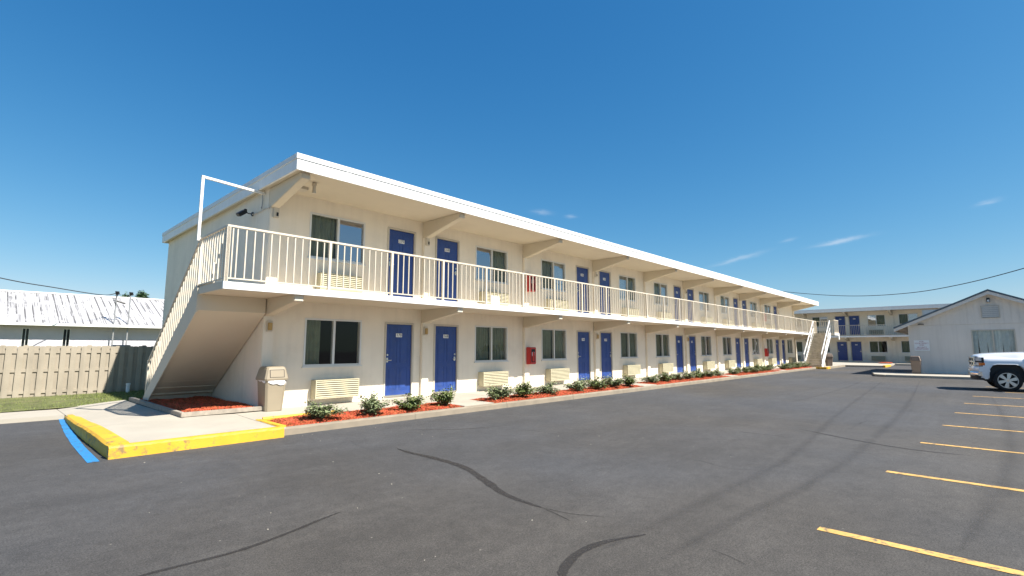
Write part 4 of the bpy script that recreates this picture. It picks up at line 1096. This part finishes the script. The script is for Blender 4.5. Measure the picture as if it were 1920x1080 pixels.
# roof planes and barge boards
sl2 = (rg - ez_) / (yl - yrg); o_ = .66
for s in (1, -1):
    ye = yrg + s*((yl - yrg) + o_); zee = ez_ - o_*sl2
    MB().prism([(yrg, rg+.10), (ye, zee+.10), (ye, zee+.20), (yrg, rg+.20)], 'x', -.42, 10.4).build('roof_plane', 'shingle', gb)
    MB().prism([(yrg, rg-.08), (ye, zee-.08), (ye, zee+.098), (yrg, rg+.098)], 'x', -.40, -.35).build('barge_board', 'gable', gb)
    MB().prism([(yrg, rg+.0), (ye, zee+.0), (ye, zee+.095), (yrg, rg+.095)], 'x', -.348, 10.3).build('soffit', 'gable', gb)
    MB().box(-.35, 10.3, min(ye, ye-.05*s), max(ye, ye-.05*s), zee-.08, zee-.002).build('eave_board', 'gable', gb)
# window with gappy white curtains
f = MB(); wz0, wz1 = 1.0, 2.66
f.box(-.03, .03, wy0-.06, wy0, wz0, wz1); f.box(-.03, .03, wy1, wy1+.06, wz0, wz1); f.box(-.03, .03, wy1+.06, wy0-.06, wz1-.06, wz1); f.box(-.03, .03, wy1+.06, wy0-.06, wz0, wz0+.06); f.box(-.02, .03, (wy0+wy1)/2-.025, (wy0+wy1)/2+.025, wz0+.06, wz1-.06)
w = f.build('window', 'trim', gb)
MB().box(.02, .026, wy1+.06, wy0-.06, wz0+.06, wz1-.06).build('pane', 'glass', w)
for (a_, c_, t1, t2) in ((-12.10, -12.28, 0, .05), (-12.36, -12.66, .03, .05), (-12.72, -13.28, .03, .0), (-13.34, -13.6, .03, .02), (-13.64, -13.8, .0, .0)):
    b = MB(); n = 16
    for i in range(n+1):
        t = i/n; yt = a_ + (c_-a_)*t; ym = (a_+c_)/2
        yt2 = yt + (.05 if t < .5 else -.05)*abs(2*t-1)*1.0 * (0 if t in (0,) and a_ == -12.10 else 1)
        wv = .02*math.sin(i*1.9)
        b.v += [(.07+wv, yt, wz0+.04), (.07+wv, max(min(yt2, wy0-.05), wy1+.05), wz1-.04)]
    for i in range(n): b.f.append((2*i, 2*i+2, 2*i+3, 2*i+1))
    b.build('curtain', 'curtain_pale', w, fix=False, smooth=True)
MB().box(.6, .62, wy1, wy0, .8, 2.8).build('inner_wall', 'dark', w)
# louvre vent, flood lamp, small lamp
v = MB(); v.box(-.07, -.021, -13.33, -12.55, 3.30, 3.34); v.box(-.07, -.021, -13.33, -12.55, 3.98, 4.02); v.box(-.07, -.021, -13.33, -13.29, 3.34, 3.98); v.box(-.07, -.021, -12.59, -12.55, 3.34, 3.98)
vo_ = v.build('louvre_vent', 'trim', gb)
for k in range(6):
    z_ = 3.36 + .105*k; MB().prism([(-.075, z_), (-.066, z_), (-.026, z_+.10), (-.035, z_+.10)], 'y', -13.285, -12.595).build('slat', 'gable', vo_)
MB().box(-.0225, -.0205, -13.285, -12.595, 3.34, 3.98).build('vent_back', 'dark', vo_)
l = MB().box(-.20, -.021, -12.98, -12.84, 4.20, 4.44).build('gable_lamp', 'black', gb, bevel=.01); MB().box(-.207, -.201, -12.96, -12.86, 4.22, 4.34).build('lamp_lens', 'lens', l)
MB().box(-.10, -.021, -9.98, -9.70, 3.03, 3.07).build('wall_lamp', 'plastic', gb)
sg = thing('wall_sign', 'small white notice with dark red lettering by the corner of the gabled building', 'sign', (GX, -9.79, 1.78))
MB().box(-.014, -.001, -.36, .36, -.31, .31).build('board', 'plate', sg, bevel=.002)
text_mesh('lettering', 'FOR\nYOUR SAFETY\nAND', .105, 'redink', sg, (-.0165, 0, .12), (R(90), 0, R(-90)), line=.95)
text_mesh('lettering', 'SECURITY\nMONITORED', .105, 'redink', sg, (-.0165, 0, -.17), (R(90), 0, R(-90)), line=.95)
# its raised concrete apron
ap = MB().box(30.72, GX, -16.8, -8.3, -.1, .13); o = ap.build('apron', 'concrete', bevel=.02); tag(o, 'raised concrete apron in front of the gabled building', kind='structure')
MB().prism([(30.72, -8.29), (GX, -8.29), (GX, -7.2), (31.2, -7.75)], 'z', -.1, .128).build('apron_end', 'concrete', o)

# ------------------------------------------------------------------ white pickup
tr = thing('pickup_truck', 'white pickup truck parked with its nose out at the right edge', 'pickup truck', (22.86, -12.93, 0), R(6))
# local frame: front axle at y=0, nose at +y, near side -x; half width 1.0
HW = 1.0
def plan(x, y):
    """nose corners sweep back"""
    k = max(0, min(1, (y - .15) / .8)); return y - .20 * k * abs(x / HW) ** 3
def loft(secs, name, mm, par=tr, smooth=False, close=True):
    b = MB(); n = len(secs[0][1])
    for (y, prof) in secs:
        full = prof + [(-px, pz) for px, pz in reversed(prof) if px > 1e-6]
        for px, pz in full: b.v.append((px, plan(px, y), pz))
    m_ = len(b.v) // len(secs)
    for k in range(len(secs)-1):
        for j in range(m_): a = k*m_; b.f.append((a+j, a+(j+1) % m_, a+m_+(j+1) % m_, a+m_+j))
    b.f.append(tuple(range(m_))); b.f.append(tuple((len(secs)-1)*m_+j for j in range(m_))[::-1])
    return b
def dens(prof, n=2):
    out = []
    for i in range(len(prof)-1):
        for k in range(n): t = k/n; out.append((prof[i][0]*(1-t)+prof[i+1][0]*t, prof[i][1]*(1-t)+prof[i+1][1]*t))
    out.append(prof[-1]); return out
def fend(zl, ze, zc, w=1.0):
    return dens([(0, .45), (w*.80, .45), (w*.97, .50), (w*.995, .75), (w, .98), (w*.985, 1.14), (w*.95, 1.21), (w*.90, 1.235), (w*.80, ze), (w*.45, zc), (0, zc+.01)], 2)
secs = [(.86, fend(0, 1.29, 1.31, .985)), (.80, fend(0, 1.33, 1.36)), (.55, fend(0, 1.37, 1.41)), (.2, fend(0, 1.40, 1.44)), (-.3, fend(0, 1.42, 1.46)), (-.62, fend(0, 1.42, 1.47))]
cabp = dens([(0, .42), (.80, .42), (.97, .48), (1.0, .80), (1.0, 1.05), (.97, 1.30), (.95, 1.38), (0, 1.40)], 2)
secs2 = [(-.621, cabp), (-2.9, cabp)]
bedp = dens([(0, .50), (.80, .50), (.97, .55), (1.0, .80), (1.0, 1.05), (.99, 1.34), (.97, 1.40), (0, 1.40)], 2)
secs3 = [(-2.93, bedp), (-4.95, bedp)]
def bake(b, name, mm, cutters, bevel=.0, smooth_angle=True):
    o = b.build(name, mm, tr)
    for c in cutters:
        mod = o.modifiers.new('cut', 'BOOLEAN'); mod.operation = 'DIFFERENCE'; mod.solver = 'EXACT'; mod.object = c
    if bevel:
        mb = o.modifiers.new('bev', 'BEVEL'); mb.width = bevel; mb.segments = 2; mb.angle_limit = R(40)
    dg = bpy.context.evaluated_depsgraph_get(); me = bpy.data.meshes.new_from_object(o.evaluated_get(dg))
    o.modifiers.clear(); o.data = me
    me.polygons.foreach_set('use_smooth', [True]*len(me.polygons))
    try: me.set_sharp_from_angle(angle=R(32))
    except Exception: pass
    return o
def arch(y):
    w, h = .50, 1.00
    return MB().prism([(y-w, .2), (y+w, .2), (y+w, .62), (y+w-.03, .82), (y+w-.12, .96), (y+w-.25, h), (y-w+.25, h), (y-w+.12, .96), (y-w+.03, .82), (y-w, .62)], 'x', -1.3, 1.3)
cut = [arch(0).build('wheel_arch', 'plastic', tr), arch(-3.65).build('wheel_arch', 'plastic', tr)]
bedcut = MB().box(-.85, .85, -4.85, -3.03, .95, 1.6).build('bed_well', 'plastic', tr)
bpy.context.view_layer.update()
front = bake(loft(secs, 'front_body', 'paint'), 'front_body', 'paint', cut[:1], .008)
cabb = bake(loft(secs2, 'cab_body', 'paint'), 'cab_body', 'paint', [], .008)
bedb = bake(loft(secs3, 'cargo_bed', 'paint'), 'cargo_bed', 'paint', [cut[1], bedcut], .008)
for c in cut + [bedcut]: bpy.data.objects.remove(c)
# dark inner arches
for y in (0, -3.65):
    MB().box(-.78, .78, y-.52, y+.52, .40, 1.02).build('arch_liner', 'plastic', tr)
    for s in (-1, 1):
        pts = []
        for (dy, z_) in ((-.505, .5), (-.505, .62), (-.475, .83), (-.385, .97), (-.255, 1.01), (.255, 1.01), (.385, .97), (.475, .83), (.505, .62), (.505, .5)): pts.append((s*1.0, y+dy, z_))
        MB().tube(pts, .014, 6).build('arch_lip', 'paint', tr, smooth=True)
# cab greenhouse
gh = MB(); lo = [(-.62, .93), (-2.88, .93)]; hi = [(-1.35, .74), (-2.75, .76)]
def ring(y0, y1, w0, z): return [(-w0, y0, z), (w0, y0, z), (w0, y1, z), (-w0, y1, z)]
gh.v = ring(-.66, -2.88, .93, 1.385) + ring(-1.32, -2.72, .74, 1.86)
gh.f = [(0,1,5,4), (1,2,6,5), (2,3,7,6), (3,0,4,7)]
gh.build('cab_glass', 'glass_car', tr, fix=False)
rfv = ring(-1.28, -2.76, .76, 1.855); r2 = ring(-1.36, -2.68, .66, 1.915)
b = MB(); b.v = rfv + r2; b.f = [(0,1,2,3)[::-1], (4,5,6,7), (0,1,5,4), (1,2,6,5), (2,3,7,6), (3,0,4,7)]; b.build('cab_roof', 'paint', tr, bevel=.01)
for s in (-1, 1):
    pl = MB()
    pl.bar((s*.93, -.68, 1.385), (s*.745, -1.33, 1.86), .06, .05); pl.bar((s*.93, -1.82, 1.385), (s*.75, -1.9, 1.86), .08, .05); pl.bar((s*.93, -2.85, 1.385), (s*.745, -2.7, 1.86), .14, .06)
    pl.build('pillar', 'paint', tr)
    for (ya_, yb_) in ((-.72, -1.80), (-1.86, -2.86)):
        d = MB(); d.box(s*1.001-.004, s*1.001+.004, yb_, ya_, .56, 1.30); dd = d.build('door', 'paint', tr, bevel=.003)
        MB().box(s*1.02-.012, s*1.02+.012, yb_+.08, yb_+.27, 1.14, 1.18).build('handle', 'chrome', dd, bevel=.004)
    mrr = MB().box(s*1.12-.11, s*1.12+.11, -.95, -.85, 1.38, 1.60).build('mirror', 'plastic', tr, bevel=.02); MB().bar((s*.93, -.88, 1.40), (s*1.08, -.9, 1.44), .04).build('mirror_arm', 'plastic', mrr)
    MB().box(s*.78-.12, s*.78+.12, -2.86, -.7, .36, .415).build('side_step', 'plastic', tr, bevel=.015)
MB().box(-.80, .80, -4.90, -.9, .30, .44).build('underbody', 'plastic', tr)
MB().box(-.72, .72, -1.2, .55, .34, .46).build('underbody', 'plastic', tr)
MB().box(-.72, .72, -.75, -.66, 1.385, 1.42).build('wiper_cowl', 'plastic', tr)
MB().box(-.80, .80, -2.6, -1.3, .8, 1.30).build('seats', 'interior', tr)
MB().box(-.88, .88, -5.0, -4.953, .60, 1.38).build('tailgate', 'paint', tr, bevel=.01)
MB().box(-.98, .98, -5.12, -4.955, .48, .66).build('rear_bumper', 'chrome', tr, bevel=.02)
for s in (-1, 1): MB().box(s*.93-.05, s*.93+.05, -5.0, -4.953, .95, 1.35).build('tail_light', 'tail', tr, bevel=.01)
# nose: plan-swept pieces
def swept(name, mm, x0, x1, z0, z1, y, d, par=tr, n=14, rnd_=0, bow=0):
    b = MB()
    for i in range(n+1):
        x_ = x0 + (x1-x0)*i/n; yy = plan(x_, y)
        b.v += [(x_, yy, z0), (x_, yy+.02*bow, z0+(z1-z0)*.3), (x_, yy+.02*bow, z0+(z1-z0)*.7), (x_, yy-.01*bow, z1), (x_, yy-d, z1), (x_, yy-d, z0)]
    for i in range(n):
        for k in range(6): a = i*6; b.f.append((a+k, a+(k+1) % 6, a+6+(k+1) % 6, a+6+k))
    b.f.append(tuple(range(6))); b.f.append(tuple(n*6+k for k in range(6))[::-1])
    return b.build(name, mm, par, smooth=False)
gr = swept('grille', 'plastic', -.64, .64, .93, 1.27, .885, .04)
for z_ in (.945, 1.10, 1.265): swept('grille_bar', 'chrome', -.66, .66, z_-.028, z_+.028, .935, .06, gr, bow=1)
for x_ in (-.62, -.36, -.12, .12, .36, .62): swept('grille_bar', 'chrome', x_-.02, x_+.02, .95, 1.26, .915, .03, gr, n=1)
MB().box(-.12, .12, .93, .955, 1.07, 1.13).build('front_badge', 'brass', gr, bevel=.01)
for s in (-1, 1):
    x0_, x1_ = (-.995, -.68) if s < 0 else (.68, .995)
    hl = swept('headlight', 'plastic', x0_, x1_, .92, 1.26, .885, .10, n=8)
    a0, a1 = (-1.0, -.69) if s < 0 else (.69, 1.0)
    swept('lens', 'lens', a0, a1, 1.13, 1.25, .905, .04, hl, n=8); swept('lens', 'lens', a0, a1, .95, 1.07, .905, .04, hl, n=8)
    sx0, sx1 = (-1.004, -.93) if s < 0 else (.93, 1.004)
    swept('side_marker', 'amber', sx0, sx1, .96, 1.06, .913, .13, hl, n=3)
    MB().tube([(s*.72, .74, .60), (s*.72, .80, .60)], .055, 12).build('fog_lamp', 'lens', tr)
bp_ = swept('front_bumper', 'paint', -.99, .99, .72, .915, .955, .30, bow=1)
swept('bumper_chrome', 'chrome', -.97, .97, .56, .715, .975, .28, bow=1)
swept('bumper_intake', 'plastic', -.55, .55, .585, .685, .985, .05)
swept('air_dam', 'plastic', -.90, .90, .40, .555, .93, .20)
for s in (-1, 1):
    MB().box(s*.86-.11, s*.86+.11, .50, .66, .44, .90).build('bumper_corner', 'paint', tr, bevel=.03)
# wheels
def wheel(x, y, s):
    w = MB(); RT, RR = .405, .285
    prof = [(RR, -.12), (RT-.03, -.135), (RT, -.10), (RT, .10), (RT-.03, .135), (RR, .12)]
    n = 40
    for j in range(n):
        a = 2*math.pi*j/n
        for (rr_, xx) in prof: w.v.append((xx, rr_*math.cos(a), rr_*math.sin(a)))
    for j in range(n):
        for k in range(len(prof)-1): a = j*6+k; c = ((j+1) % n)*6+k; w.f.append((a, c, c+1, a+1))
    wo_ = bpy.data.objects.new('wheel', None); COL.objects.link(wo_); wo_.parent = tr; wo_.location = (x, y, RT+.005); wo_.rotation_euler = (0, 0, R(180) if s < 0 else 0)
    w.build('tyre', 'tyre', wo_, smooth=True)
    r = MB(); # rim ring
    pr = [(RR+.002, .12), (RR, .135), (RR-.018, .135), (RR-.03, .10), (RR-.035, -.10), (RR+.0, -.12)]
    for j in range(n):
        a = 2*math.pi*j/n
        for (rr_, xx) in pr: r.v.append((xx, rr_*math.cos(a), rr_*math.sin(a)))
    for j in range(n):
        for k in range(5): a = j*6+k; c = ((j+1) % n)*6+k; r.f.append((a, c, c+1, a+1))
    r.tube([(.02, 0, 0), (.125, 0, 0)], [.07, .055], 16)
    for q in range(6):
        a = 2*math.pi*q/6 + .3
        for da in (-.10, .10):
            p0 = Vector((.115, math.cos(a+da*2.2)*.05, math.sin(a+da*2.2)*.05)); p1 = Vector((.112, math.cos(a+da*1.6)*(RR-.03), math.sin(a+da*1.6)*(RR-.03)))
            r.bar(p0, p1, .05, .045)
        p0 = Vector((.105, math.cos(a)*.05, math.sin(a)*.05)); p1 = Vector((.105, math.cos(a)*(RR-.02), math.sin(a)*(RR-.02))); r.bar(p0, p1, .05, .05)
    r.build('rim', 'alloy', wo_)
    MB().tube([(-.02, 0, 0), (.03, 0, 0)], RR-.03, 24).build('brake_disc', 'plastic', wo_)
    MB().tube([(.12, 0, 0), (.14, 0, 0)], .04, 16).build('hub_cap', 'chrome', wo_)
for y in (0, -3.65):
    for s in (-1, 1): wheel(s*.86, y, s)
for o in list(bpy.data.objects):
    if o.type == 'MESH' and o.name.startswith('arch_liner'): pass
